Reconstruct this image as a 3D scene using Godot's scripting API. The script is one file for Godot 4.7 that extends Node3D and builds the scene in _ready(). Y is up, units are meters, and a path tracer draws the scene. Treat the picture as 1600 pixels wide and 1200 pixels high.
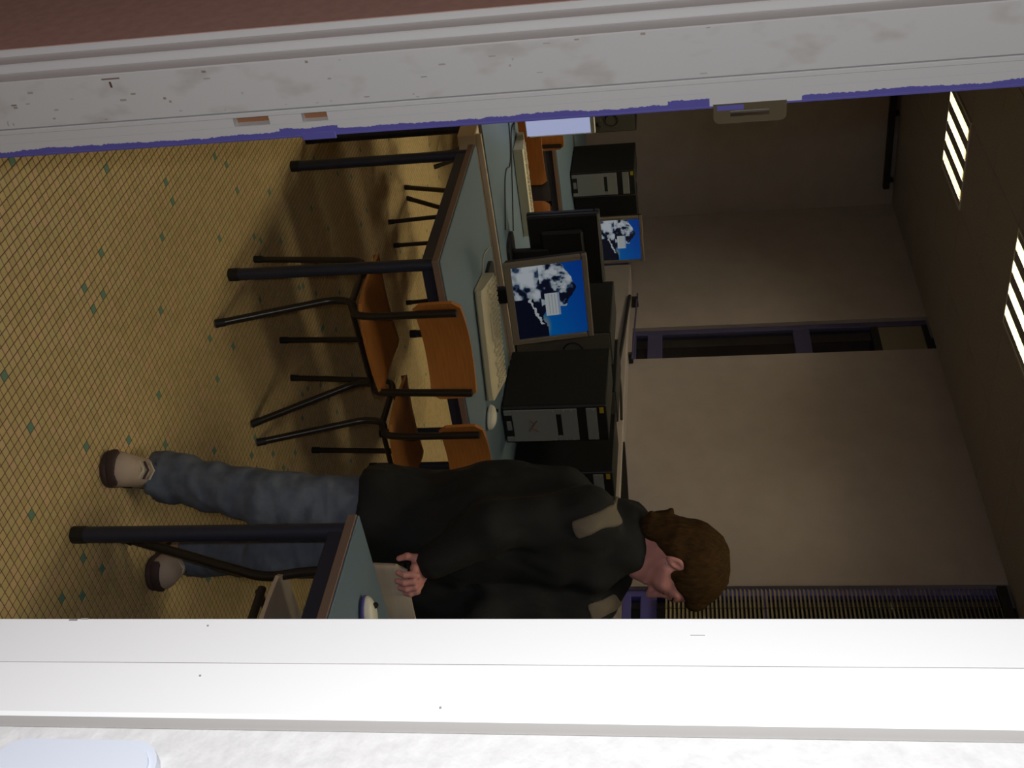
extends Node3D
# A computer classroom seen through its open door, photographed with the camera turned on its side.
# Room axes: x runs from the door wall to the window wall, -z runs along the room, y is up.

var M := {}
var used := {}
var rng := RandomNumberGenerator.new()

# ------------------------------------------------------------------ small helpers
func V(x: float, y: float, z: float) -> Vector3:
	return Vector3(x, y, z)

func lin(r: float, g: float, b: float) -> Color:
	return Color(r, g, b).linear_to_srgb()

func mat(r: float, g: float, b: float, rough := 0.6, metal := 0.0) -> StandardMaterial3D:
	var m := StandardMaterial3D.new()
	m.albedo_color = lin(r, g, b)
	m.roughness = rough
	m.metallic = metal
	return m

func noise_tex(freq: float, lo: Color, hi: Color, seed_value: int, size := 256, octaves := 4) -> NoiseTexture2D:
	var n := FastNoiseLite.new()
	n.seed = seed_value
	n.frequency = freq
	n.fractal_octaves = octaves
	var t := NoiseTexture2D.new()
	t.width = size
	t.height = size
	t.seamless = true
	t.noise = n
	var g := Gradient.new()
	g.set_color(0, lo)
	g.set_color(1, hi)
	t.color_ramp = g
	return t

func noise_height(freq: float, seed_value: int, size := 256) -> NoiseTexture2D:
	return noise_tex(freq, Color(0, 0, 0), Color(1, 1, 1), seed_value, size, 5)

func numbered(called: String) -> String:
	if not used.has(called):
		used[called] = 0
		return called
	used[called] += 1
	return "%s_%03d" % [called, used[called]]

func thing(called: String, label: String, category: String, at := Vector3.ZERO, turn := 0.0, group := "") -> Node3D:
	var o := Node3D.new()
	o.name = numbered(called)
	add_child(o)
	o.position = at
	o.rotation.y = turn
	o.set_meta("label", label)
	o.set_meta("category", category)
	if group != "":
		o.set_meta("group", group)
	return o

func setting(called: String, label: String, category := "structure") -> Node3D:
	var o := Node3D.new()
	o.name = numbered(called)
	add_child(o)
	o.set_meta("kind", "structure")
	o.set_meta("label", label)
	o.set_meta("category", category)
	return o

func mb() -> SurfaceTool:
	var st := SurfaceTool.new()
	st.begin(Mesh.PRIMITIVE_TRIANGLES)
	return st

func put(st: SurfaceTool, called: String, m: Material, parent: Node3D, label := "") -> MeshInstance3D:
	var o := MeshInstance3D.new()
	o.mesh = st.commit()
	o.material_override = m
	o.name = called
	o.cast_shadow = GeometryInstance3D.SHADOW_CASTING_SETTING_ON
	parent.add_child(o, true)
	if label != "":
		o.set_meta("label", label)
	return o

func put_mesh(mesh: Mesh, called: String, m: Material, parent: Node3D, at := Vector3.ZERO) -> MeshInstance3D:
	var o := MeshInstance3D.new()
	o.mesh = mesh
	o.material_override = m
	o.name = called
	o.position = at
	parent.add_child(o, true)
	return o

func tri_s(st: SurfaceTool, a: Vector3, b: Vector3, c: Vector3, na: Vector3, nb: Vector3, nc: Vector3) -> void:
	if (b - a).cross(c - a).dot(na + nb + nc) > 0.0:
		st.set_normal(na); st.add_vertex(a)
		st.set_normal(nc); st.add_vertex(c)
		st.set_normal(nb); st.add_vertex(b)
	else:
		st.set_normal(na); st.add_vertex(a)
		st.set_normal(nb); st.add_vertex(b)
		st.set_normal(nc); st.add_vertex(c)

func tri(st: SurfaceTool, a: Vector3, b: Vector3, c: Vector3, n: Vector3) -> void:
	tri_s(st, a, b, c, n, n, n)

func quad(st: SurfaceTool, a: Vector3, b: Vector3, c: Vector3, d: Vector3, n: Vector3) -> void:
	tri_s(st, a, b, c, n, n, n)
	tri_s(st, a, c, d, n, n, n)

func quad_uv(st: SurfaceTool, p: Array, uv: Array, n: Vector3) -> void:
	var order := [0, 1, 2, 0, 2, 3]
	var e: Vector3 = (p[1] - p[0]).cross(p[2] - p[0])
	if e.dot(n) > 0.0:
		order = [0, 2, 1, 0, 3, 2]
	for i in order:
		st.set_normal(n)
		st.set_uv(uv[i])
		st.add_vertex(p[i])

# box with chamfered edges: centre, size, chamfer, optional turn
func box(st: SurfaceTool, c: Vector3, s: Vector3, bev := 0.0, bas := Basis.IDENTITY) -> void:
	var h := s * 0.5
	var e := minf(bev, minf(h.x, minf(h.y, h.z)) * 0.9)
	var ax := [Vector3.RIGHT, Vector3.UP, Vector3.BACK]
	for i in 3:
		var j := (i + 1) % 3
		var k := (i + 2) % 3
		for sg in [-1.0, 1.0]:
			var n: Vector3 = ax[i] * sg
			var o: Vector3 = n * h[i]
			var pj: Vector3 = ax[j] * (h[j] - e)
			var pk: Vector3 = ax[k] * (h[k] - e)
			quad(st, c + bas * (o - pj - pk), c + bas * (o + pj - pk), c + bas * (o + pj + pk), c + bas * (o - pj + pk), bas * n)
	if e <= 0.0:
		return
	for i in 3:
		var j := (i + 1) % 3
		var k := (i + 2) % 3
		for sj in [-1.0, 1.0]:
			for sk in [-1.0, 1.0]:
				var n: Vector3 = (ax[j] * sj + ax[k] * sk).normalized()
				var a: Vector3 = ax[j] * sj * h[j] + ax[k] * sk * (h[k] - e)
				var b: Vector3 = ax[j] * sj * (h[j] - e) + ax[k] * sk * h[k]
				var l: Vector3 = ax[i] * (h[i] - e)
				quad(st, c + bas * (a - l), c + bas * (a + l), c + bas * (b + l), c + bas * (b - l), bas * n)
	for sx in [-1.0, 1.0]:
		for sy in [-1.0, 1.0]:
			for sz in [-1.0, 1.0]:
				var q := V(sx, sy, sz)
				tri(st, c + bas * (q * V(h.x, h.y - e, h.z - e)), c + bas * (q * V(h.x - e, h.y, h.z - e)), c + bas * (q * V(h.x - e, h.y - e, h.z)), bas * q.normalized())

# box given by its two corners
func bx(st: SurfaceTool, a: Vector3, b: Vector3, bev := 0.0) -> void:
	box(st, (a + b) * 0.5, (b - a).abs(), bev)

func rounded(pts: Array, rad: float, steps := 5) -> Array:
	var out := [pts[0]]
	for i in range(1, pts.size() - 1):
		var p: Vector3 = pts[i]
		var a: Vector3 = pts[i - 1] - p
		var b: Vector3 = pts[i + 1] - p
		var l := minf(rad, minf(a.length(), b.length()) * 0.48)
		var pa := p + a.normalized() * l
		var pb := p + b.normalized() * l
		for s in steps + 1:
			var t := float(s) / steps
			out.append(pa.lerp(p, t).lerp(p.lerp(pb, t), t))
	out.append(pts[pts.size() - 1])
	return out

func tube(st: SurfaceTool, pts: Array, r: float, sides := 8, r_end := -1.0) -> void:
	var n := pts.size()
	var re := r if r_end < 0.0 else r_end
	var d0: Vector3 = (pts[1] - pts[0]).normalized()
	var u := d0.cross(Vector3.UP if absf(d0.y) < 0.9 else Vector3.RIGHT).normalized()
	var prev: Array = []
	var prevn: Array = []
	for i in n:
		var d: Vector3
		if i == 0:
			d = d0
		elif i == n - 1:
			d = (pts[i] - pts[i - 1]).normalized()
		else:
			d = ((pts[i + 1] - pts[i]).normalized() + (pts[i] - pts[i - 1]).normalized()).normalized()
		u = (u - d * u.dot(d)).normalized()
		var w := d.cross(u)
		var rr := lerpf(r, re, float(i) / maxf(1.0, n - 1))
		var ring: Array = []
		var nr: Array = []
		for s in sides:
			var t := TAU * s / sides
			var q := u * cos(t) + w * sin(t)
			ring.append(pts[i] + q * rr)
			nr.append(q)
		if i > 0:
			for s in sides:
				var s2 := (s + 1) % sides
				tri_s(st, prev[s], prev[s2], ring[s2], prevn[s], prevn[s2], nr[s2])
				tri_s(st, prev[s], ring[s2], ring[s], prevn[s], nr[s2], nr[s])
		if i == 0 or i == n - 1:
			var cn := -d if i == 0 else d
			for s in sides:
				tri(st, pts[i], ring[s], ring[(s + 1) % sides], cn)
		prev = ring
		prevn = nr

# extruded outline in a local plane: poly in (a, b), thickness along c
func prism(st: SurfaceTool, poly: PackedVector2Array, o: Vector3, a: Vector3, b: Vector3, c: Vector3) -> void:
	var idx := Geometry2D.triangulate_polygon(poly)
	var nc := c.normalized()
	for i in range(0, idx.size(), 3):
		var p: Array = []
		for j in 3:
			var q := poly[idx[i + j]]
			p.append(o + a * q.x + b * q.y)
		tri(st, p[0], p[1], p[2], -nc)
		tri(st, p[0] + c, p[1] + c, p[2] + c, nc)
	var mid := Vector2.ZERO
	for q in poly:
		mid += q / poly.size()
	for i in poly.size():
		var q := poly[i]
		var w := poly[(i + 1) % poly.size()]
		var e := (w - q).orthogonal().normalized()
		if e.dot((q + w) * 0.5 - mid) < 0.0:
			e = -e
		var p := o + a * q.x + b * q.y
		var r := o + a * w.x + b * w.y
		quad(st, p, r, r + c, p + c, (a * e.x + b * e.y).normalized())

func round_rect(w: float, h: float, r: float, steps := 5) -> PackedVector2Array:
	var out := PackedVector2Array()
	for q in 4:
		var cx := (w * 0.5 - r) * (1.0 if q == 0 or q == 3 else -1.0)
		var cy := (h * 0.5 - r) * (1.0 if q < 2 else -1.0)
		for s in steps + 1:
			var t := PI * 0.5 * (q + float(s) / steps)
			out.append(Vector2(cx + r * cos(t), cy + r * sin(t)))
	return out

# smooth sheet of given thickness from a grid of points (rows of equal length)
func sheet(st: SurfaceTool, rows: Array, thick: float) -> void:
	var nr := rows.size()
	var nc: int = rows[0].size()
	var nor: Array = []
	for i in nr:
		var line: Array = []
		for j in nc:
			var du: Vector3 = rows[mini(i + 1, nr - 1)][j] - rows[maxi(i - 1, 0)][j]
			var dv: Vector3 = rows[i][mini(j + 1, nc - 1)] - rows[i][maxi(j - 1, 0)]
			line.append(du.cross(dv).normalized())
		nor.append(line)
	for i in nr - 1:
		for j in nc - 1:
			for sg in [-0.5, 0.5]:
				var q: Array = []
				var nn: Array = []
				for ij in [[i, j], [i + 1, j], [i + 1, j + 1], [i, j + 1]]:
					var n: Vector3 = nor[ij[0]][ij[1]]
					q.append(rows[ij[0]][ij[1]] + n * thick * sg)
					nn.append(n * signf(sg))
				tri_s(st, q[0], q[1], q[2], nn[0], nn[1], nn[2])
				tri_s(st, q[0], q[2], q[3], nn[0], nn[2], nn[3])
	var loop: Array = []
	for j in nc: loop.append([0, j])
	for i in range(1, nr): loop.append([i, nc - 1])
	for j in range(nc - 2, -1, -1): loop.append([nr - 1, j])
	for i in range(nr - 2, 0, -1): loop.append([i, 0])
	var mid: Vector3 = rows[nr / 2][nc / 2]
	for e in loop.size():
		var a: Array = loop[e]
		var b: Array = loop[(e + 1) % loop.size()]
		var pa: Vector3 = rows[a[0]][a[1]]
		var pb: Vector3 = rows[b[0]][b[1]]
		var ha: Vector3 = nor[a[0]][a[1]] * thick * 0.5
		var hb: Vector3 = nor[b[0]][b[1]] * thick * 0.5
		var n := (pb - pa).cross(ha).normalized()
		if n.dot((pa + pb) * 0.5 - mid) < 0.0:
			n = -n
		quad(st, pa - ha, pb - hb, pb + hb, pa + ha, n)

# ------------------------------------------------------------------ smooth bodies: distance field meshed as surface nets
func cap(a: Vector3, b: Vector3, ra: float, rb: float, k := 0.03) -> Dictionary:
	return {"t": 0, "a": a, "b": b, "ra": ra, "rb": rb, "k": k, "lo": a.min(b) - Vector3.ONE * maxf(ra, rb), "hi": a.max(b) + Vector3.ONE * maxf(ra, rb)}

func ell(c: Vector3, r: Vector3, bas := Basis.IDENTITY, k := 0.02) -> Dictionary:
	var m := maxf(r.x, maxf(r.y, r.z))
	return {"t": 1, "c": c, "r": r, "bas": bas.inverse(), "k": k, "lo": c - Vector3.ONE * m, "hi": c + Vector3.ONE * m}

func cut(p: Dictionary) -> Dictionary:
	p["cut"] = true
	return p

# keep only the side of a plane where (p - o).n is positive
func plane(o: Vector3, n: Vector3) -> Dictionary:
	return {"t": 2, "o": o, "n": n.normalized(), "k": 0.004, "lo": Vector3.ZERO, "hi": Vector3.ZERO}

func dist(q: Dictionary, p: Vector3) -> float:
	if q.t == 0:
		var a: Vector3 = q.a
		var ab: Vector3 = q.b - a
		var h := clampf((p - a).dot(ab) / maxf(ab.length_squared(), 1e-9), 0.0, 1.0)
		return (p - a - ab * h).length() - lerpf(q.ra, q.rb, h)
	if q.t == 1:
		var bas: Basis = q.bas
		var l := bas * (p - (q.c as Vector3))
		var r: Vector3 = q.r
		var k0 := (l / r).length()
		var k1 := (l / (r * r)).length()
		return k0 * (k0 - 1.0) / maxf(k1, 1e-6)
	return -(p - (q.o as Vector3)).dot(q.n)

func field_mesh(st: SurfaceTool, prims: Array, cell: float, bump := 0.0, noise: FastNoiseLite = null, stretch := Vector3.ONE, limit: Array = []) -> void:
	var lo := Vector3.ONE * 1e9
	var hi := -lo
	for q in prims:
		if q.t == 2 or q.has("cut"):
			continue
		lo = lo.min(q.lo)
		hi = hi.max(q.hi)
	if limit.size() == 2:
		lo = limit[0]
		hi = limit[1]
	lo -= Vector3.ONE * cell * 3.0
	hi += Vector3.ONE * cell * 3.0
	var nx := int((hi.x - lo.x) / cell) + 2
	var ny := int((hi.y - lo.y) / cell) + 2
	var nz := int((hi.z - lo.z) / cell) + 2
	var f := PackedFloat32Array()
	f.resize(nx * ny * nz)
	f.fill(1.0)
	for q in prims:
		var k: float = q.k
		var m := k + cell * 2.5
		var a := V(0, 0, 0)
		var b := V(nx - 1, ny - 1, nz - 1)
		if q.t != 2:
			a = (((q.lo as Vector3) - Vector3.ONE * m - lo) / cell).floor().max(Vector3.ZERO)
			b = (((q.hi as Vector3) + Vector3.ONE * m - lo) / cell).ceil().min(b)
		var sub: bool = q.t == 2 or q.has("cut")
		for z in range(int(a.z), int(b.z) + 1):
			for y in range(int(a.y), int(b.y) + 1):
				var row := (z * ny + y) * nx
				for x in range(int(a.x), int(b.x) + 1):
					var i := row + x
					var o := f[i]
					if sub:
						if o > 0.2:
							continue
						var d := dist(q, lo + V(x, y, z) * cell)
						if q.t != 2:
							d = -d
						var h := maxf(k - absf(o - d), 0.0) / k
						f[i] = maxf(o, d) + h * h * k * 0.25
					else:
						var d := dist(q, lo + V(x, y, z) * cell)
						if o > 0.9:
							f[i] = d
						else:
							var h := maxf(k - absf(o - d), 0.0) / k
							f[i] = minf(o, d) - h * h * k * 0.25
	if noise:
		for z in nz:
			for y in ny:
				var row := (z * ny + y) * nx
				for x in nx:
					var o := f[row + x]
					if absf(o) < cell * 3.0 + bump:
						var p := (lo + V(x, y, z) * cell) * stretch
						f[row + x] = o + bump * noise.get_noise_3dv(p)
	var vid := PackedInt32Array()
	vid.resize(nx * ny * nz)
	vid.fill(-1)
	var vp := PackedVector3Array()
	var vn := PackedVector3Array()
	var off := [0, 1, nx, nx + 1, nx * ny, nx * ny + 1, nx * ny + nx, nx * ny + nx + 1]
	var cor := [V(0, 0, 0), V(1, 0, 0), V(0, 1, 0), V(1, 1, 0), V(0, 0, 1), V(1, 0, 1), V(0, 1, 1), V(1, 1, 1)]
	var eds := [[0, 1], [2, 3], [4, 5], [6, 7], [0, 2], [1, 3], [4, 6], [5, 7], [0, 4], [1, 5], [2, 6], [3, 7]]
	for z in nz - 1:
		for y in ny - 1:
			var row := (z * ny + y) * nx
			for x in nx - 1:
				var i := row + x
				if f[i] > cell * 2.0 or f[i] < -cell * 2.0:
					continue
				var inside := 0
				for c in 8:
					if f[i + off[c]] < 0.0:
						inside += 1
				if inside == 0 or inside == 8:
					continue
				var s := Vector3.ZERO
				var n := 0
				for e in eds:
					var fa := f[i + off[e[0]]]
					var fb := f[i + off[e[1]]]
					if (fa < 0.0) != (fb < 0.0):
						var ca: Vector3 = cor[e[0]]
						s += ca.lerp(cor[e[1]], fa / (fa - fb))
						n += 1
				var g := V(f[i + off[1]] + f[i + off[3]] + f[i + off[5]] + f[i + off[7]] - f[i] - f[i + off[2]] - f[i + off[4]] - f[i + off[6]],
					f[i + off[2]] + f[i + off[3]] + f[i + off[6]] + f[i + off[7]] - f[i] - f[i + off[1]] - f[i + off[4]] - f[i + off[5]],
					f[i + off[4]] + f[i + off[5]] + f[i + off[6]] + f[i + off[7]] - f[i] - f[i + off[1]] - f[i + off[2]] - f[i + off[3]])
				vid[i] = vp.size()
				vp.append(lo + (V(x, y, z) + s / n) * cell)
				vn.append(g.normalized() if g.length_squared() > 0.0 else Vector3.UP)
	var steps := [1, nx, nx * ny]
	for z in range(1, nz - 1):
		for y in range(1, ny - 1):
			var row := (z * ny + y) * nx
			for x in range(1, nx - 1):
				var i := row + x
				if f[i] > cell * 2.0 or f[i] < -cell * 2.0:
					continue
				for d in 3:
					if (f[i] < 0.0) == (f[i + steps[d]] < 0.0):
						continue
					var u: int = steps[(d + 1) % 3]
					var w: int = steps[(d + 2) % 3]
					var a := vid[i]
					var b := vid[i - u]
					var c := vid[i - u - w]
					var e := vid[i - w]
					if a < 0 or b < 0 or c < 0 or e < 0:
						continue
					tri_s(st, vp[a], vp[b], vp[c], vn[a], vn[b], vn[c])
					tri_s(st, vp[a], vp[c], vp[e], vn[a], vn[c], vn[e])

# ------------------------------------------------------------------ materials
func make_materials() -> void:
	M.grout = mat(0.13, 0.075, 0.05, 0.9)
	M.tile = []
	for c in [[0.60, 0.455, 0.21], [0.56, 0.435, 0.20], [0.63, 0.45, 0.245], [0.58, 0.46, 0.22], [0.53, 0.40, 0.185]]:
		M.tile.append(mat(c[0], c[1], c[2], 0.5))
	M.teal = mat(0.12, 0.27, 0.21, 0.5)
	M.tile_mass = mat(1, 1, 1, 0.5)
	M.tile_mass.vertex_color_use_as_albedo = true
	M.wall = mat(0.60, 0.49, 0.42, 0.85)
	M.wall.albedo_color = Color.WHITE
	M.wall.albedo_texture = noise_tex(0.02, lin(0.405, 0.355, 0.345), lin(0.45, 0.40, 0.39), 4)
	M.wall.uv1_triplanar = true
	M.wall.uv1_world_triplanar = true
	M.wall.uv1_scale = Vector3.ONE * 0.7
	M.ceiling = mat(0.30, 0.26, 0.21, 0.95)
	M.ceiling_panel = mat(0.5, 0.43, 0.33, 0.95)
	M.ceiling_panel.albedo_color = Color.WHITE
	M.ceiling_panel.albedo_texture = noise_tex(0.12, lin(0.25, 0.23, 0.22), lin(0.33, 0.30, 0.285), 8)
	M.ceiling_panel.uv1_triplanar = true
	M.ceiling_panel.uv1_world_triplanar = true
	M.ceiling_panel.uv1_scale = Vector3.ONE * 1.7
	M.salmon = mat(0.6, 0.3, 0.24, 0.85)
	M.salmon.albedo_color = Color.WHITE
	M.salmon.albedo_texture = noise_tex(0.05, lin(0.44, 0.27, 0.22), lin(0.53, 0.335, 0.275), 9)
	M.salmon.uv1_triplanar = true
	M.salmon.uv1_world_triplanar = true
	M.salmon.uv1_scale = Vector3.ONE * 3.0
	M.plaster = mat(0.34, 0.335, 0.325, 0.9)
	M.scuff = mat(0.24, 0.23, 0.225, 0.8)
	M.joint_shade = mat(0.27, 0.26, 0.25, 0.9)  # grey that stands in for the shade in the joint beside the frame
	M.plaster.albedo_color = Color.WHITE
	M.plaster.albedo_texture = noise_tex(0.05, lin(0.49, 0.485, 0.48), lin(0.54, 0.535, 0.53), 23)
	M.plaster.normal_enabled = true
	M.plaster.normal_scale = 0.22
	var pn := noise_height(0.03, 21)
	pn.as_normal_map = true
	pn.bump_strength = 6.0
	M.plaster.normal_texture = pn
	M.plaster.uv1_triplanar = true
	M.plaster.uv1_world_triplanar = true
	M.plaster.uv1_scale = Vector3.ONE * 5.0
	M.white_paint = mat(0.66, 0.66, 0.66, 0.42)
	M.violet = mat(0.125, 0.115, 0.44, 0.5)
	M.violet_frame = mat(0.085, 0.08, 0.19, 0.5)
	M.hole = mat(0.30, 0.13, 0.06, 0.8)
	M.brass = mat(0.13, 0.105, 0.06, 0.45, 0.2)
	M.steel = mat(0.75, 0.75, 0.75, 0.25, 0.9)
	M.switch_white = mat(0.52, 0.55, 0.62, 0.35)
	M.table_top = mat(0.14, 0.205, 0.27, 0.5)
	M.table_edge = mat(0.24, 0.165, 0.13, 0.6)
	M.navy = mat(0.022, 0.028, 0.055, 0.45)
	M.foot_black = mat(0.012, 0.012, 0.012, 0.6)
	M.ply = wood(lin(0.54, 0.215, 0.055), lin(0.42, 0.155, 0.035), 31)
	M.ply_pale = wood(lin(0.62, 0.52, 0.40), lin(0.54, 0.45, 0.34), 33)
	M.tube = mat(0.022, 0.017, 0.014, 0.28)
	M.black = mat(0.012, 0.012, 0.012, 0.5)
	M.black_matt = mat(0.0055, 0.0055, 0.0055, 0.8)
	M.silver = mat(0.27, 0.285, 0.29, 0.42)
	M.rear_metal = mat(0.16, 0.15, 0.13, 0.45, 0.3)
	M.screw = mat(0.62, 0.58, 0.52, 0.3, 0.6)
	M.copper = mat(0.24, 0.12, 0.07, 0.5)
	M.yellow = mat(0.55, 0.40, 0.02, 0.6)
	M.bezel = mat(0.24, 0.20, 0.155, 0.5)
	M.ivory = mat(0.60, 0.54, 0.38, 0.55)
	M.key = mat(0.64, 0.58, 0.42, 0.55)
	M.mouse_blue = mat(0.10, 0.09, 0.30, 0.5)
	M.mouse_white = mat(0.66, 0.64, 0.56, 0.4)
	M.cream = mat(0.62, 0.50, 0.36, 0.6)
	M.cord = mat(0.02, 0.02, 0.02, 0.6)
	M.cord_pale = mat(0.42, 0.38, 0.28, 0.6)
	M.beam = mat(0.02, 0.019, 0.018, 0.7)
	M.slat = mat(0.42, 0.36, 0.22, 0.5)
	M.pane = mat(0.02, 0.02, 0.02, 0.03)
	M.pane.transparency = BaseMaterial3D.TRANSPARENCY_ALPHA
	M.pane.albedo_color.a = 0.25
	M.panel = mat(0.26, 0.23, 0.17, 0.8)
	M.louver = mat(0.30, 0.29, 0.29, 0.4, 0.4)
	M.cross = mat(0.34, 0.30, 0.17, 0.6)  # yellow of the lamplight is put into the colour of these blades
	M.tray = mat(0.70, 0.68, 0.62, 0.5)
	M.lamp_tube = mat(0.9, 0.9, 0.85, 0.5)
	M.lamp_tube.emission_enabled = true
	M.lamp_tube.emission = Color(1.0, 0.93, 0.62)
	M.lamp_tube.emission_energy_multiplier = 1.05
	# clothing and body
	M.jacket = mat(0.007, 0.0078, 0.008, 0.85)
	M.jacket_grey = mat(0.15, 0.125, 0.095, 0.85)
	M.jeans = mat(0.12, 0.145, 0.2, 0.9)
	M.jeans.albedo_color = Color.WHITE
	M.jeans.albedo_texture = noise_tex(0.035, lin(0.085, 0.11, 0.165), lin(0.17, 0.195, 0.25), 12)
	M.jeans.uv1_triplanar = true
	M.jeans.uv1_scale = Vector3.ONE * 2.2
	M.skin = mat(0.62, 0.28, 0.25, 0.6)
	M.hair = mat(0.12, 0.055, 0.018, 0.85)
	M.hair.metallic_specular = 0.25
	M.hair.albedo_color = Color.WHITE
	M.hair.albedo_texture = noise_tex(0.04, lin(0.022, 0.012, 0.005), lin(0.085, 0.042, 0.012), 14)
	M.hair.uv1_triplanar = true
	M.hair.uv1_scale = Vector3(9, 3, 9)
	M.shoe = mat(0.46, 0.37, 0.31, 0.7)
	M.shoe_pale = mat(0.58, 0.50, 0.38, 0.7)
	M.shoe_dark = mat(0.06, 0.036, 0.036, 0.7)
	M.eye = mat(0.03, 0.02, 0.02, 0.3)

func wood(a: Color, b: Color, seed_value: int) -> StandardMaterial3D:
	var m := StandardMaterial3D.new()
	m.roughness = 0.38
	var t := noise_tex(0.02, a, b, seed_value, 256, 3)
	m.albedo_texture = t
	m.uv1_triplanar = true
	m.uv1_scale = Vector3(1.2, 14.0, 9.0)
	return m

# ------------------------------------------------------------------ furniture builders
func make_table(label: String, at: Vector3, w: float, d: float, turn := 0.0) -> Node3D:
	# origin at the front left corner on the floor; the top runs to +x and -z
	var t := thing("table", label, "table", at, turn, "classroom tables")
	var st := mb()
	box(st, V(w * 0.5, 0.747, -d * 0.5), V(w - 0.004, 0.006, d - 0.004), 0.002)
	put(st, "table_top", M.table_top, t, "grey-blue laminate top")
	st = mb()
	box(st, V(w * 0.5, 0.732, -d * 0.5), V(w, 0.024, d), 0.002)
	put(st, "edge_band", M.table_edge, t, "brown edge of the top")
	for q in [[V(w * 0.5, 0.698, -0.03), V(w - 0.08, 0.042, 0.03)], [V(w * 0.5, 0.698, -d + 0.03), V(w - 0.08, 0.042, 0.03)], [V(0.03, 0.698, -d * 0.5), V(0.03, 0.042, d - 0.08)], [V(w - 0.03, 0.698, -d * 0.5), V(0.03, 0.042, d - 0.08)]]:
		st = mb()
		box(st, q[0], q[1], 0.003)
		put(st, "rail", M.navy, t)
	for x in [0.03, w - 0.03]:
		for z in [-0.03, -d + 0.03]:
			st = mb()
			tube(st, [V(x, 0.02, z), V(x, 0.72, z)], 0.021, 14)
			var leg := put(st, "leg", M.navy, t)
			st = mb()
			tube(st, [V(x, 0.0, z), V(x, 0.035, z)], 0.0225, 14)
			put(st, "foot_cap", M.foot_black, leg)
	return t

func make_chair(label: String, at: Vector3, turn: float, ply: Material = null, straight := false) -> Node3D:
	# origin under the backrest; the chair faces -z
	var c := thing("school_chair", label, "chair", at, turn, "plywood school chairs")
	for s in [-1.0, 1.0]:
		var st := mb()
		var path := [V(s * 0.222, 0.012, 0.09), V(s * 0.185, 0.36, -0.068), V(s * 0.180, 0.432, -0.06), V(s * 0.168, 0.445, 0.005), V(s * 0.166, 0.52, 0.014), V(s * 0.172, 0.80, 0.022)]
		if straight:
			path = [V(s * 0.222, 0.012, 0.09), V(s * 0.172, 0.425, -0.012), V(s * 0.168, 0.52, 0.012), V(s * 0.172, 0.80, 0.022)]
		tube(st, rounded(path, 0.09 if straight else 0.045, 5), 0.0135, 10)
		var leg := put(st, "rear_leg", M.tube, c)
		st = mb()
		tube(st, [V(s * 0.2235, 0.0, 0.095), V(s * 0.2195, 0.03, 0.082)], 0.0145, 10)
		put(st, "foot_cap", M.foot_black, leg)
		st = mb()
		tube(st, rounded([V(s * 0.185, 0.012, -0.345), V(s * 0.178, 0.425, -0.315), V(s * 0.178, 0.428, -0.05)], 0.06, 5), 0.0115, 10)
		var fl := put(st, "front_leg", M.tube, c)
		st = mb()
		tube(st, [V(s * 0.1855, 0.0, -0.346), V(s * 0.185, 0.03, -0.344)], 0.0135, 10)
		put(st, "foot_cap", M.foot_black, fl)
	var sm := mb()
	tube(sm, [V(-0.178, 0.42, -0.29), V(0.178, 0.42, -0.29)], 0.01, 8)
	put(sm, "cross_bar", M.tube, c)
	sm = mb()
	tube(sm, [V(-0.178, 0.42, -0.06), V(0.178, 0.42, -0.06)], 0.01, 8)
	put(sm, "cross_bar", M.tube, c)
	var rows: Array = []
	for i in 11:
		var t := i / 10.0
		var z := lerpf(0.015, -0.365, t)
		var y := 0.452 + 0.014 * pow(absf(t - 0.45) * 2.0, 2.0) - (0.035 * pow((t - 0.85) / 0.15, 2.0) if t > 0.85 else 0.0)
		var hw := 0.195 - 0.03 * pow(maxf(0.0, t - 0.88) / 0.12, 2.0) - 0.03 * pow(maxf(0.0, 0.1 - t) / 0.1, 2.0)
		var line: Array = []
		for j in 9:
			var u := j / 8.0 * 2.0 - 1.0
			line.append(V(u * hw, y + 0.008 * u * u, z))
		rows.append(line)
	var st2 := mb()
	sheet(st2, rows, 0.011)
	put(st2, "seat", ply if ply else M.ply, c, "plywood seat")
	rows = []
	for i in 7:
		var t := i / 6.0
		var y := lerpf(0.652, 0.812, t)
		var hw := 0.205 - 0.022 * pow(absf(t * 2.0 - 1.0), 8.0)
		var line: Array = []
		for j in 13:
			var u := j / 12.0 * 2.0 - 1.0
			line.append(V(u * hw, y, -0.034 + 0.045 * u * u - 0.008 * t))
		rows.append(line)
	st2 = mb()
	sheet(st2, rows, 0.011)
	put(st2, "backrest", ply if ply else M.ply, c, "curved plywood backrest")
	return c

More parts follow.
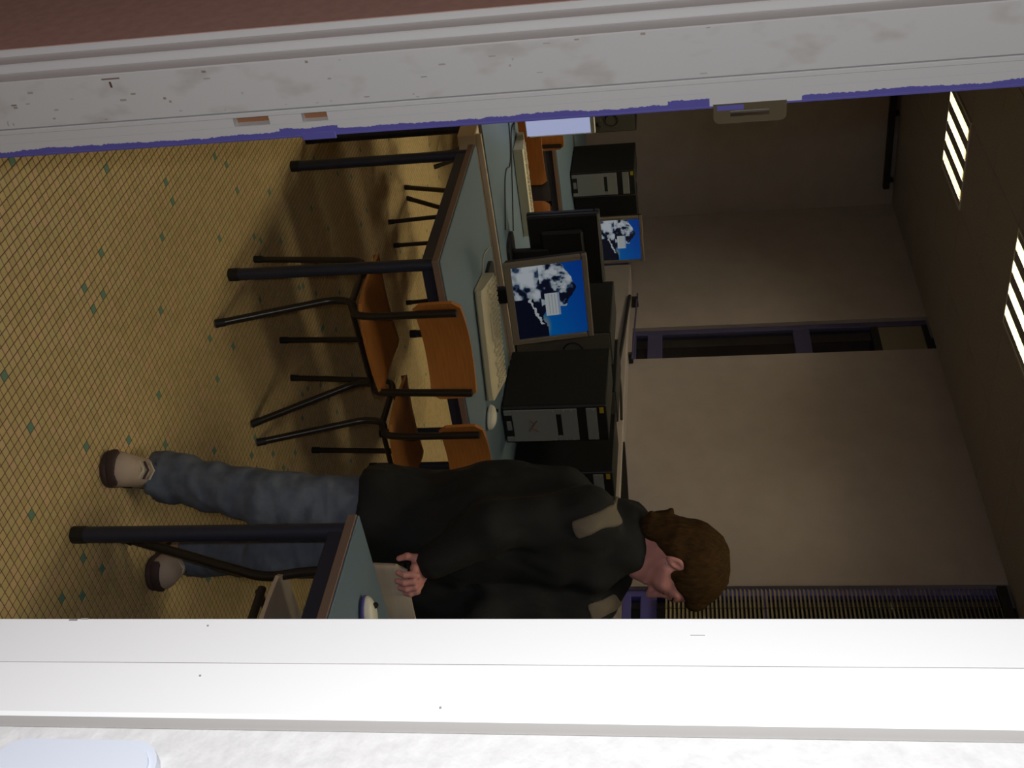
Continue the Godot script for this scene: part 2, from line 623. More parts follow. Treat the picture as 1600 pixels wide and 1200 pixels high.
func make_tower(label: String, at: Vector3, turn: float, detail := true) -> Node3D:
	# origin at the bottom middle of the front; front faces +z
	var t := thing("computer_tower", label, "computer", at, turn, "black and silver tower computers")
	var w := 0.19
	var h := 0.44
	var d := 0.40
	var st := mb()
	box(st, V(0, h * 0.5 + 0.006, -d * 0.5 - 0.012), V(w, h, d), 0.004)
	put(st, "case", M.black_matt, t)
	st = mb()
	box(st, V(0, h * 0.5 + 0.006, -0.005), V(w, h, 0.016), 0.004)
	put(st, "front_frame", M.black, t)
	# silver panels of the front, from the bottom up
	for q in [[0.045, 0.232], [0.254, 0.322], [0.360, 0.405]]:
		st = mb()
		box(st, V(0, (q[0] + q[1]) * 0.5, 0.004), V(w - 0.022, q[1] - q[0], 0.008), 0.002)
		var p := put(st, "front_panel", M.silver, t, "silver front panel")
		if detail:
			for s in [-1.0, 1.0]:
				for y in ([0.3, 0.268] if q[0] > 0.25 and q[0] < 0.3 else [q[1] - 0.012]):
					st = mb()
					tube(st, [V(s * 0.078, y, 0.006), V(s * 0.078, y, 0.011)], 0.0028, 8)
					put(st, "screw", M.screw, p)
	for s in [-1.0, 1.0]:
		st = mb()
		box(st, V(s * 0.071, 0.028, 0.004), V(0.026, 0.034, 0.008), 0.002)
		put(st, "front_panel", M.silver, t)
		st = mb()
		box(st, V(s * 0.071, 0.243, 0.004), V(0.026, 0.022, 0.008), 0.002)
		put(st, "front_panel", M.silver, t)
	st = mb()
	box(st, V(0, 0.243, 0.001), V(0.112, 0.02, 0.006), 0.002)
	put(st, "drive_slot", M.black, t)
	st = mb()
	box(st, V(0, 0.028, 0.002), V(0.05, 0.022, 0.008), 0.003)
	put(st, "socket_panel", M.silver, t)
	if detail:
		st = mb()
		tube(st, rounded([V(-0.035, 0.118, 0.009), V(-0.012, 0.142, 0.009), V(0.008, 0.12, 0.009), V(0.03, 0.15, 0.009)], 0.02), 0.003, 6)
		tube(st, rounded([V(-0.028, 0.15, 0.009), V(0.0, 0.13, 0.009), V(0.028, 0.112, 0.009)], 0.02), 0.003, 6)
		put(st, "emblem", M.copper, t, "coppery emblem on the silver panel")
	st = mb()
	box(st, V(-0.072, 0.426, 0.005), V(0.03, 0.018, 0.003), 0.001)
	put(st, "sticker", M.yellow, t, "small yellow sticker")
	st = mb()
	box(st, V(0, h * 0.5 + 0.006, -d - 0.013), V(w - 0.012, h - 0.012, 0.004), 0.001)
	var rear := put(st, "rear_plate", M.rear_metal, t, "bare metal rear plate")
	st = mb()
	for k in 16:
		var a0 := TAU * k / 16.0
		var a1 := TAU * (k + 1) / 16.0
		tube(st, [V(cos(a0) * 0.045, 0.27 + sin(a0) * 0.045, -d - 0.017), V(cos(a1) * 0.045, 0.27 + sin(a1) * 0.045, -d - 0.017)], 0.004, 5)
	put(st, "fan_grille", M.black, rear)
	for k in 5:
		st = mb()
		box(st, V(-0.045 + 0.02 * (k % 2), 0.19 - 0.026 * k, -d - 0.018), V(0.03, 0.016, 0.008), 0.001)
		put(st, "port", M.brass if k % 2 == 0 else M.black, rear)
	for s in [-1.0, 1.0]:
		for z in [-0.05, -d + 0.04]:
			st = mb()
			tube(st, [V(s * 0.07, 0.0, z), V(s * 0.07, 0.009, z)], 0.012, 8)
			put(st, "foot", M.foot_black, t)
	return t

var wall_picture: ImageTexture

func make_picture() -> void:
	# desktop picture: snowy mountain against a blue sky with a pale dialog window
	var w := 320
	var h := 256
	var im := Image.create(w, h, false, Image.FORMAT_RGB8)
	var n := FastNoiseLite.new()
	n.seed = 5
	n.frequency = 0.011
	n.fractal_octaves = 3
	var n2 := FastNoiseLite.new()
	n2.seed = 77
	n2.frequency = 0.05
	n2.fractal_octaves = 3
	for y in h:
		for x in w:
			var u := float(x) / w
			var v := float(y) / h
			var c := Color(0.02, 0.20, 0.52).lerp(Color(0.0, 0.33, 0.60), clampf(u * 0.4 + v * 1.1, 0.0, 1.0))
			# right hand haze above the dark slope
			var haze := clampf(1.0 - Vector2((u - 0.84) / 0.20, (v - 0.60) / 0.10).length(), 0.0, 1.0)
			c = c.lerp(Color(0.36, 0.42, 0.46), minf(1.0, haze * 1.6))
			# mountain: peak at upper left
			var peak := 0.10 + absf(u - 0.36) * (0.85 if u > 0.36 else 0.50) + n.get_noise_2d(x, y) * 0.05
			if v > peak and u < 0.62 - (v - 0.1) * 0.1 + 0.35 * clampf((v - 0.52) * 4.0, 0.0, 1.0):
				var light := n.get_noise_2d(x * 1.4, y * 1.4) + 0.25 * n2.get_noise_2d(x, y) + (0.34 - u) * 1.1 - absf(v - 0.55) * 0.35
				if v > 0.62:
					light = n.get_noise_2d(x * 1.1 + 90, y * 1.3) + (0.42 - u) * 0.9
				if light > 0.04:
					c = Color(0.45, 0.49, 0.52).lerp(Color(0.66, 0.69, 0.72), clampf(light * 2.0, 0.0, 1.0))
				elif light > -0.12:
					c = Color(0.16, 0.23, 0.34)
				else:
					c = Color(0.05, 0.06, 0.13)
			# near dark slope at the lower right with a snow line
			var edge := 0.98 - u * 0.42 + n2.get_noise_2d(x, y) * 0.03
			if v > edge - 0.05 and u > 0.45 and v > 0.56:
				c = Color(0.03, 0.05, 0.11)
				if absf(v - edge) < 0.018 and u < 0.82:
					c = Color(0.62, 0.65, 0.66)
			im.set_pixel(x, y, c)
	im.fill_rect(Rect2i(128, 92, 100, 54), Color(0.62, 0.65, 0.66))
	im.fill_rect(Rect2i(128, 92, 100, 8), Color(0.48, 0.53, 0.62))
	for k in 3:
		im.fill_rect(Rect2i(134, 108 + k * 11, 88, 2), Color(0.48, 0.50, 0.50))
	wall_picture = ImageTexture.create_from_image(im)

func make_monitor(label: String, at: Vector3, turn: float, screen: Material, frame_mat: Material, tilt := 0.0, lift := 0.0, side := 0.022) -> Node3D:
	# origin on the table under the screen; screen faces +z
	var t := thing("flat_monitor", label, "monitor", at, turn, "flat computer monitors")
	var w := 0.372
	var h := 0.33
	var y0 := 0.085 + lift
	var low := 0.028 if side > 0.01 else 0.004
	var b := Basis(Vector3.RIGHT, tilt)
	var st := mb()
	box(st, V(0, y0 + h * 0.5, -0.022), V(w - 0.004, h - 0.004, 0.03), 0.008, b)
	box(st, V(0, y0 + h * 0.5 - 0.01, -0.045), V(w * 0.62, h * 0.6, 0.03), 0.012, b)
	put(st, "back_shell", M.black, t)
	st = mb()
	var cy := y0 + h * 0.5
	for q in [[V(0, cy + h * 0.5 - 0.011, 0), V(w, 0.022, 0.022)], [V(0, cy - h * 0.5 + low * 0.5, 0), V(w, low, 0.022)], [V(-w * 0.5 + side * 0.5, cy, 0), V(side, h - 0.022 - low, 0.022)], [V(w * 0.5 - side * 0.5, cy, 0), V(side, h - 0.022 - low, 0.022)]]:
		box(st, b * (q[0] - V(0, cy, 0)) + V(0, cy, 0), q[1], 0.003, b)
	put(st, "bezel", frame_mat, t)
	st = mb()
	var hx := w * 0.5 - side
	var p: Array = []
	for c in [V(-hx, h * 0.5 - 0.022, 0.003), V(hx, h * 0.5 - 0.022, 0.003), V(hx, -h * 0.5 + low, 0.003), V(-hx, -h * 0.5 + low, 0.003)]:
		p.append(V(0, cy, 0) + b * c)
	quad_uv(st, p, [Vector2(0, 0), Vector2(1, 0), Vector2(1, 1), Vector2(0, 1)], b * Vector3.BACK)
	put(st, "screen", screen, t, "glowing screen")
	st = mb()
	box(st, V(0, 0.09 + lift * 0.5, -0.06), V(0.07, 0.17 + lift, 0.03), 0.006)
	put(st, "stand", M.black, t)
	st = mb()
	prism(st, round_rect(0.24, 0.17, 0.05), V(0, 0.0, -0.085), Vector3.RIGHT, Vector3.BACK, V(0, 0.014, 0))
	put(st, "stand_base", M.black, t)
	return t

func make_keyboard(label: String, at: Vector3, turn: float) -> Node3D:
	# origin at the middle on the table; front towards +z
	var t := thing("keyboard", label, "keyboard", at, turn, "ivory keyboards")
	var w := 0.46
	var prof := PackedVector2Array([Vector2(0.098, 0.003), Vector2(0.106, 0.012), Vector2(0.104, 0.030), Vector2(0.094, 0.034), Vector2(-0.09, 0.052), Vector2(-0.1, 0.047), Vector2(-0.1, 0.003)])
	var st := mb()
	prism(st, prof, V(-w * 0.5, 0, 0), Vector3.BACK, Vector3.UP, V(w, 0, 0))
	put(st, "body", M.ivory, t)
	st = mb()
	box(st, V(0, 0.0195, 0.1065), V(w - 0.03, 0.021, 0.006), 0.002)
	put(st, "front_strip", M.ivory, t)
	var key_mesh: Mesh
	st = mb()
	var hb := 0.0078
	var ht := 0.0062
	for s in 4:
		var a := PI * 0.5 * s + PI * 0.25
		var b := a + PI * 0.5
		var r2 := sqrt(2.0)
		quad(st, V(cos(a) * hb * r2, 0, sin(a) * hb * r2), V(cos(b) * hb * r2, 0, sin(b) * hb * r2), V(cos(b) * ht * r2, 0.008, sin(b) * ht * r2), V(cos(a) * ht * r2, 0.008, sin(a) * ht * r2), V(cos((a + b) * 0.5), 0.2, sin((a + b) * 0.5)).normalized())
	quad(st, V(-ht, 0.008, -ht), V(ht, 0.008, -ht), V(ht, 0.008, ht), V(-ht, 0.008, ht), Vector3.UP)
	key_mesh = st.commit()
	var slope := Basis(Vector3.RIGHT, 0.098)
	for row in 6:
		var z := -0.076 + row * 0.0195 + (0.006 if row > 0 else 0.0)
		var n := 21 if row < 5 else 9
		for k in n:
			var x := -0.213 + k * 0.0204 + (0.007 if k > 14 else 0.0) + (0.004 if k > 17 else 0.0)
			if row == 5:
				x = -0.2 + k * 0.05
				if k == 3:
					continue
			var o := put_mesh(key_mesh, "key", M.key, t, V(x, 0.0435 - z * 0.098 - 0.0005, z))
			o.basis = slope
	st = mb()
	box(st, V(-0.05, 0.0435 - 0.028 * 0.098 + 0.002, 0.0285), V(0.11, 0.006, 0.013), 0.002, slope)
	put(st, "space_bar", M.key, t)
	return t

func make_mouse(label: String, at: Vector3, turn: float, side: Material) -> Node3D:
	var t := thing("computer_mouse", label, "mouse", at, turn)
	var st := mb()
	field_mesh(st, [ell(V(0, 0.014, 0), V(0.031, 0.024, 0.056)), plane(V(0, 0.002, 0), Vector3.UP)], 0.004)
	put(st, "shell", M.mouse_white, t)
	st = mb()
	field_mesh(st, [ell(V(0, 0.011, 0.0), V(0.0335, 0.014, 0.058)), plane(V(0, 0.001, 0), Vector3.UP), plane(V(0, 0.017, 0), Vector3.DOWN)], 0.004)
	put(st, "side_band", side, t)
	st = mb()
	tube(st, [V(-0.004, 0.036, -0.032), V(0.004, 0.036, -0.032)], 0.007, 10)
	put(st, "wheel", M.black, t)
	return t

func make_lamp(label: String, at: Vector3, energy: float) -> Node3D:
	# 60 cm recessed ceiling fitting; origin in the middle at ceiling height
	var t := thing("ceiling_lamp", label, "ceiling lamp", at, 0.0, "recessed louvred ceiling lamps")
	var st := mb()
	for s in [-1.0, 1.0]:
		box(st, V(s * 0.292, 0.04, 0), V(0.012, 0.09, 0.596), 0.0)
		box(st, V(0, 0.04, s * 0.292), V(0.572, 0.09, 0.012), 0.0)
	box(st, V(0, 0.09, 0), V(0.596, 0.01, 0.596), 0.0)
	put(st, "housing", M.tray, t)
	for k in 4:
		st = mb()
		var x := -0.21 + k * 0.14
		tube(st, [V(x, 0.062, -0.27), V(x, 0.062, 0.27)], 0.013, 12)
		put(st, "lamp_tube", M.lamp_tube, t, "glowing fluorescent tube")
	for k in 5:
		st = mb()
		var x := -0.28 + k * 0.14
		prism(st, PackedVector2Array([Vector2(-0.036, -0.004), Vector2(0.036, -0.004), Vector2(0.004, 0.046), Vector2(-0.004, 0.046)]), V(x, 0.0, -0.284), Vector3.RIGHT, Vector3.UP, V(0, 0, 0.568))
		put(st, "louver_blade", M.louver, t)
	for k in 11:
		st = mb()
		var z := -0.25 + k * 0.05
		box(st, V(0, 0.018, z), V(0.56, 0.04, 0.0025), 0.0)
		put(st, "cross_blade", M.cross, t)
	var l := AreaLight3D.new()
	l.name = "lamp_light"
	l.area_size = Vector2(0.52, 0.52)
	l.light_color = Color(1.0, 0.945, 0.80)
	l.light_energy = energy
	l.area_range = 14.0
	l.shadow_enabled = true
	l.rotation.x = -PI * 0.5
	l.position.y = 0.0475
	t.add_child(l)
	return t

# ------------------------------------------------------------------ the person
func make_person() -> void:
	var p := thing("person", "person in black coat and faded jeans, head bowed, hand on a chair back", "person")
	var nz := FastNoiseLite.new()
	nz.seed = 3
	nz.frequency = 9.0
	nz.fractal_octaves = 2
	var ank_r := V(2.045, 0.085, -2.212)
	var kne_r := V(2.082, 0.395, -2.155)
	var hip_r := V(2.181, 0.79, -2.19)
	var ank_l := V(2.352, 0.085, -2.215)
	var kne_l := V(2.312, 0.36, -2.175)
	var hip_l := V(2.330, 0.78, -2.21)
	var pelvis := V(2.253, 0.80, -2.20)
	var waist := V(2.240, 0.982, -2.205)
	var chest := V(2.251, 1.18, -2.18)
	var neck := V(2.262, 1.345, -2.165)
	var sh_r := V(2.146, 1.275, -2.125)
	var el_r := V(2.115, 1.034, -2.075)
	var wr_r := V(2.172, 0.868, -2.0)
	var sh_l := V(2.402, 1.29, -2.165)
	var el_l := V(2.402, 1.013, -2.053)
	var wr_l := V(2.395, 0.945, -1.93)
	var head := V(2.299, 1.503, -2.107)
	var rh := V(0.78, 0, 0.625).normalized()
	var tip := deg_to_rad(31.0)
	var F := rh * cos(tip) - Vector3.UP * sin(tip)
	var U := Vector3.UP * cos(tip) + rh * sin(tip)
	var S := F.cross(U)
	var hb := Basis(F, U, S)
	var h := func(f: float, u: float, s: float) -> Vector3: return head + F * f + U * u + S * s

	# body: one skin surface, trunk and limbs coarse (under the clothes), head and hands fine
	var st := mb()
	var k := 0.05
	field_mesh(st, [cap(hip_r, kne_r, 0.07, 0.05, k), cap(kne_r, ank_r + V(0, 0, 0), 0.048, 0.034, k), cap(hip_l, kne_l, 0.07, 0.05, k), cap(kne_l, ank_l, 0.048, 0.034, k),
		cap(pelvis, waist, 0.12, 0.105, k), cap(waist, chest, 0.11, 0.12, k), cap(sh_r, sh_l, 0.055, 0.055, k), cap(chest, neck, 0.1, 0.05, k),
		cap(sh_r, el_r, 0.045, 0.036, k), cap(el_r, wr_r, 0.036, 0.026, 0.02), cap(sh_l, el_l, 0.045, 0.036, k), cap(el_l, wr_l, 0.036, 0.026, 0.02)], 0.016)
	var face := [ell(h.call(-0.012, 0.03, 0), V(0.096, 0.092, 0.074), hb, 0.03),
		cap(neck - V(0, 0.03, 0), h.call(-0.035, -0.06, 0), 0.058, 0.052, 0.03),
		cap(h.call(0.045, 0.02, 0), h.call(0.055, -0.065, 0), 0.045, 0.034, 0.03)]
	for s in [-1.0, 1.0]:
		face.append(cap(h.call(-0.02, -0.055, 0.046 * s), h.call(0.062, -0.088, 0.016 * s), 0.024, 0.018, 0.03))
		face.append(cap(h.call(0.055, -0.012, 0.04 * s), h.call(0.02, -0.02, 0.052 * s), 0.022, 0.018, 0.025))
		face.append(cap(h.call(0.079, 0.036, 0.012 * s), h.call(0.066, 0.034, 0.045 * s), 0.013, 0.01, 0.015))
		face.append(ell(h.call(-0.012, -0.004, 0.074 * s), V(0.017, 0.031, 0.010), hb, 0.006))
		face.append(cut(ell(h.call(-0.006, -0.004, 0.084 * s), V(0.008, 0.017, 0.006), hb, 0.004)))
		face.append(cut(ell(h.call(0.092, 0.012, 0.032 * s), V(0.016, 0.010, 0.017), hb, 0.012)))
		face.append(ell(h.call(0.073, 0.010, 0.031 * s), V(0.012, 0.010, 0.014), hb, 0.006))
		face.append(ell(h.call(0.092, -0.026, 0.011 * s), V(0.011, 0.009, 0.009), hb, 0.008))
	face.append(cap(h.call(0.083, 0.022, 0), h.call(0.107, -0.022, 0), 0.008, 0.012, 0.012))
	face.append(ell(h.call(0.083, -0.049, 0), V(0.011, 0.006, 0.024), hb, 0.008))
	face.append(ell(h.call(0.081, -0.061, 0), V(0.011, 0.007, 0.021), hb, 0.008))
	face.append(cap(h.call(0.068, -0.088, -0.008), h.call(0.068, -0.088, 0.008), 0.02, 0.02, 0.02))
	field_mesh(st, face, 0.0045)
	# right hand draped over the chair back: palm on the top edge, fingers down the front, thumb along the rear
	var pal := V(2.186, 0.838, -1.982)
	var hand := [cap(wr_r, pal, 0.024, 0.022, 0.02)]
	var row := V(1.0, 0.0, 0.08).normalized()
	var fwd := V(-0.05, -0.1, 1.0).normalized()
	var lens := [0.92, 1.06, 1.0, 0.8]
	for i in 4:
		var o := pal + row * (-0.030 + 0.0205 * i) + V(0, -0.004, 0.018)
		hand.append(cap(pal + row * (-0.018 + 0.012 * i), o, 0.016, 0.0125, 0.014))
		var l: float = lens[i]
		var a := o + fwd * 0.026 * l + V(0, 0.002, 0)
		var b := a + V(0.004 * (i - 1.5), -0.023, 0.006) * l
		var c := b + V(0.002 * (i - 1.5), -0.019, -0.005) * l
		hand.append(cap(o, a, 0.0098, 0.0092, 0.004))
		hand.append(cap(a, b, 0.0092, 0.0084, 0.004))
		hand.append(cap(b, c, 0.0084, 0.0072, 0.004))
	var tb := pal + row * -0.034 + V(0, -0.004, -0.012)
	hand.append(cap(pal + row * -0.012 + V(0, -0.002, -0.01), tb, 0.014, 0.0115, 0.012))
	hand.append(cap(tb, tb + V(-0.012, -0.022, 0.004), 0.0108, 0.0098, 0.005))
	hand.append(cap(tb + V(-0.012, -0.022, 0.004), tb + V(-0.008, -0.044, 0.008), 0.0098, 0.0078, 0.004))
	field_mesh(st, hand, 0.0032)
	# left hand, relaxed
	var lp := wr_l + V(-0.01, -0.035, 0.05)
	var left := [cap(wr_l, lp, 0.024, 0.024, 0.02)]
	for i in 4:
		var o := lp + V(-0.03 + 0.02 * i, -0.006, 0.02)
		var l: float = lens[3 - i]
		left.append(cap(lp + V(-0.018 + 0.012 * i, 0, 0), o, 0.015, 0.012, 0.012))
		left.append(cap(o, o + V(0, -0.015, 0.03) * l, 0.0095, 0.009, 0.004))
		left.append(cap(o + V(0, -0.015, 0.03) * l, o + V(0, -0.04, 0.04) * l, 0.009, 0.0075, 0.004))
	left.append(cap(lp + V(-0.012, 0, -0.01), lp + V(-0.045, -0.012, 0.012), 0.013, 0.0095, 0.008))
	left.append(cap(lp + V(-0.045, -0.012, 0.012), lp + V(-0.048, -0.035, 0.03), 0.0095, 0.0078, 0.004))
	field_mesh(st, left, 0.004)
	put(st, "body", M.skin, p, "ruddy face and hands")

	# hair: thick brown cap, short at the nape, swept forward over the brow
	var hn := FastNoiseLite.new()
	hn.seed = 8
	hn.frequency = 26.0
	hn.fractal_octaves = 3
	st = mb()
	field_mesh(st, [ell(h.call(-0.022, 0.036, 0), V(0.107, 0.094, 0.086), hb, 0.03),
		cap(h.call(0.0, 0.085, 0), h.call(0.055, 0.085, 0), 0.055, 0.038, 0.03),
		cap(h.call(-0.07, 0.0, 0), h.call(-0.07, -0.085, 0), 0.058, 0.038, 0.03),
		cap(h.call(-0.085, -0.085, 0.01), h.call(-0.115, -0.082, 0.014), 0.02, 0.008, 0.01),
		cap(h.call(-0.07, -0.1, 0.02), h.call(-0.085, -0.125, 0.03), 0.02, 0.008, 0.01),
		cap(h.call(-0.03, -0.02, 0.068), h.call(-0.028, -0.055, 0.064), 0.018, 0.01, 0.015),
		cap(h.call(-0.03, -0.02, -0.068), h.call(-0.028, -0.055, -0.064), 0.018, 0.01, 0.015),
		cap(h.call(-0.058, -0.035, 0.035), h.call(-0.05, -0.1, 0.025), 0.045, 0.036, 0.025), cap(h.call(-0.058, -0.035, -0.035), h.call(-0.05, -0.1, -0.025), 0.045, 0.036, 0.025),
		cut(ell(h.call(0.108, -0.022, 0), V(0.082, 0.108, 0.14), hb * Basis(Vector3.BACK, -0.35), 0.012)),
		cut(ell(h.call(0.0, -0.012, 0.1), V(0.026, 0.034, 0.03), hb, 0.01)), cut(ell(h.call(0.0, -0.012, -0.1), V(0.026, 0.034, 0.03), hb, 0.01))], 0.0045, 0.0045, hn, V(1.0, 0.45, 1.0))
	put(st, "hair", M.hair, p, "short brown hair")
	for s in [-1.0, 1.0]:
		st = mb()
		tube(st, [h.call(0.0835, 0.008, 0.022 * s), h.call(0.0845, 0.0055, 0.031 * s), h.call(0.081, 0.008, 0.041 * s)], 0.0022, 6)
		put(st, "eyelashes", M.eye, p)
		st = mb()
		tube(st, [h.call(0.0905, 0.030, 0.014 * s), h.call(0.089, 0.036, 0.03 * s), h.call(0.076, 0.033, 0.05 * s)], 0.0038, 6, 0.002)
		put(st, "eyebrow", M.hair, p)
	st = mb()
	field_mesh(st, [ell(h.call(0.002, -0.03, 0.08), V(0.003, 0.003, 0.003), Basis.IDENTITY, 0.001)], 0.001)
	put(st, "earring", M.steel, p, "tiny bright ear stud")

	# coat
	var coat := [cap(V(2.175, 0.69, -2.19), V(2.315, 0.685, -2.2), 0.138, 0.138, 0.06), cap(pelvis, waist, 0.158, 0.148, 0.06), cap(waist, chest, 0.15, 0.15, 0.06),
		cap(V(2.175, 1.02, -2.275), V(2.19, 1.2, -2.26), 0.075, 0.07, 0.05),
		cap(chest + V(0, 0.04, 0), neck, 0.13, 0.078, 0.05), cap(sh_r, sh_l, 0.078, 0.078, 0.05),
		cap(sh_r, el_r, 0.074, 0.062, 0.03), cap(el_r, wr_r + V(0, 0.005, 0), 0.062, 0.046, 0.03),
		cap(sh_l, el_l, 0.074, 0.064, 0.03), cap(el_l, wr_l, 0.064, 0.048, 0.03),
		cap(V(2.42, 0.80, -2.13), V(2.45, 1.22, -2.11), 0.10, 0.105, 0.05), cap(V(2.49, 0.86, -2.11), V(2.49, 1.15, -2.08), 0.08, 0.085, 0.04),
		cap(neck + V(-0.02, 0.02, -0.02), V(2.262, 1.372, -2.138), 0.075, 0.074, 0.03), cap(V(2.262, 1.36, -2.138), V(2.30, 1.285, -2.085), 0.066, 0.062, 0.03), plane(V(0, 0.662, 0), Vector3.UP)]
	st = mb()
	field_mesh(st, coat, 0.011, 0.012, nz, V(1.0, 0.6, 1.0))
	put(st, "coat", M.jacket, p, "black padded coat")
	# grey shoulder yoke: the coat's own surface, a few millimetres proud, kept inside a strip
	var proud: Array = []
	for q in coat:
		var d: Dictionary = q.duplicate()
		if d.t == 0:
			d.ra += 0.004
			d.rb += 0.004
		proud.append(d)
	var ua := (Vector3.UP * 0.95 - rh * 0.31).normalized()
	var ub := (Vector3.UP * 0.31 + rh * 0.95).normalized()
	for side in [[V(2.124, 1.302, -2.095), 0.058, 0.027], [V(2.40, 1.30, -2.04), 0.04, 0.022]]:
		var c: Vector3 = side[0]
		var strip := proud.duplicate()
		strip.append(plane(c - ua * side[1], ua))
		strip.append(plane(c + ua * side[1], -ua))
		strip.append(plane(c - ub * side[2], ub))
		strip.append(plane(c + ub * side[2], -ub))
		st = mb()
		field_mesh(st, strip, 0.006, 0.012, nz, V(1.0, 0.6, 1.0), [c - Vector3.ONE * 0.14, c + Vector3.ONE * 0.14])
		put(st, "shoulder_panel", M.jacket_grey, p, "grey shoulder panel of the coat")
	st = mb()
	tube(st, [wr_r + V(-0.004, 0.028, -0.016), wr_r + V(0.002, -0.004, 0.002)], 0.05, 16, 0.043)
	put(st, "cuff", M.jacket, p)

	# jeans
	var jn := FastNoiseLite.new()
	jn.seed = 6
	jn.frequency = 9.0
	jn.fractal_octaves = 2
	st = mb()
	field_mesh(st, [cap(hip_r, kne_r, 0.102, 0.076, 0.03), cap(kne_r, ank_r + V(0, 0.02, 0), 0.074, 0.068, 0.02), cap(ank_r + V(0, 0.05, 0), ank_r - V(0, 0.02, 0), 0.064, 0.072, 0.02),
		cap(hip_l, kne_l, 0.102, 0.076, 0.03), cap(kne_l, ank_l + V(0, 0.02, 0), 0.074, 0.068, 0.02), cap(ank_l + V(0, 0.05, 0), ank_l - V(0, 0.02, 0), 0.064, 0.072, 0.02),
		cap(hip_r, hip_l, 0.1, 0.1, 0.03), plane(V(0, 0.062, 0), Vector3.UP), plane(V(0, 0.74, 0), Vector3.DOWN)], 0.010, 0.009, jn, V(1.0, 1.5, 1.0))
	put(st, "jeans", M.jeans, p, "faded blue jeans")

	# shoes
	for sh in [[V(2.085, 0, -2.262), V(1.895, 0, -2.092)], [V(2.392, 0, -2.30), V(2.305, 0, -2.062)]]:
		var heel: Vector3 = sh[0]
		var toe: Vector3 = sh[1]
		var d := (toe - heel).normalized()
		var w := d.cross(Vector3.UP)
		var at := func(f: float, y: float, s: float) -> Vector3: return heel + d * f + V(0, y, 0) + w * s
		var len := (toe - heel).length()
		st = mb()
		field_mesh(st, [cap(at.call(0.035, 0.03, 0), at.call(0.10, 0.03, 0), 0.036, 0.037, 0.02), cap(at.call(0.10, 0.03, 0), at.call(len - 0.045, 0.03, 0), 0.039, 0.048, 0.02),
			cap(at.call(0.035, 0.05, 0), at.call(0.045, 0.1, 0), 0.036, 0.034, 0.02), cap(at.call(0.06, 0.075, 0), at.call(len - 0.07, 0.042, 0), 0.036, 0.032, 0.02),
			plane(V(0, 0.016, 0), Vector3.UP)], 0.006)
		var shoe := put(st, "shoe", M.shoe, p, "pale trainer")
		st = mb()
		field_mesh(st, [cap(at.call(0.035, 0.012, 0), at.call(0.12, 0.012, 0), 0.040, 0.040, 0.02), cap(at.call(0.12, 0.012, 0), at.call(len - 0.045, 0.012, 0), 0.040, 0.051, 0.02),
			plane(V(0, 0.0, 0), Vector3.UP), plane(V(0, 0.02, 0), Vector3.DOWN)], 0.006)
		put(st, "sole", M.shoe_dark, shoe)
		st = mb()
		field_mesh(st, [cap(at.call(len - 0.05, 0.03, -0.006), at.call(len - 0.045, 0.03, 0.006), 0.0515, 0.0515, 0.02), plane(at.call(len - 0.024, 0.03, 0), d), plane(V(0, 0.044, 0), Vector3.DOWN), plane(V(0, 0.016, 0), Vector3.UP)], 0.005)
		put(st, "toe_cap", M.shoe_dark, shoe, "dark toe cap")
		st = mb()
		field_mesh(st, [cap(at.call(0.09, 0.082, 0), at.call(len - 0.075, 0.06, 0), 0.024, 0.02, 0.01)], 0.005)
		put(st, "tongue", M.shoe_pale, shoe)
		for i in 4:
			st = mb()
			var f := 0.128 + 0.017 * i
			var y := 0.106 - 0.0075 * i
			tube(st, [at.call(f, y - 0.012, -0.024), at.call(f + 0.003, y + 0.002, 0), at.call(f, y - 0.012, 0.024)], 0.0032, 6)
			put(st, "lace", M.shoe_dark if i % 2 == 0 else M.shoe_pale, shoe)

# ------------------------------------------------------------------ ragged violet paint at the room side edge of the jamb
func paint_texture() -> ImageTexture:
	var w := 32
	var h := 2048
	var im := Image.create(w, h, false, Image.FORMAT_RGB8)
	var n := FastNoiseLite.new()
	n.seed = 41
	n.frequency = 0.02
	n.fractal_octaves = 5
	var white := lin(0.66, 0.66, 0.66)
	var violet := lin(0.125, 0.115, 0.44)
	for y in h:
		var hy := 2.12 * (1.0 - float(y) / h)
		var edge := 0.0075 + n.get_noise_1d(y * 0.6) * 0.004 + n.get_noise_1d(y * 7.0 + 900.0) * 0.0016
		if hy > 1.0 and hy < 1.085:
			edge += 0.004
		if hy > 1.545 and hy < 1.60:
			edge += 0.005
		if hy > 1.60 and hy < 1.72:
			edge = 0.0
		for x in w:
			var d := (1.0 - (x + 0.5) / w) * 0.02
			im.set_pixel(x, y, violet if d < edge else white)
	return ImageTexture.create_from_image(im)

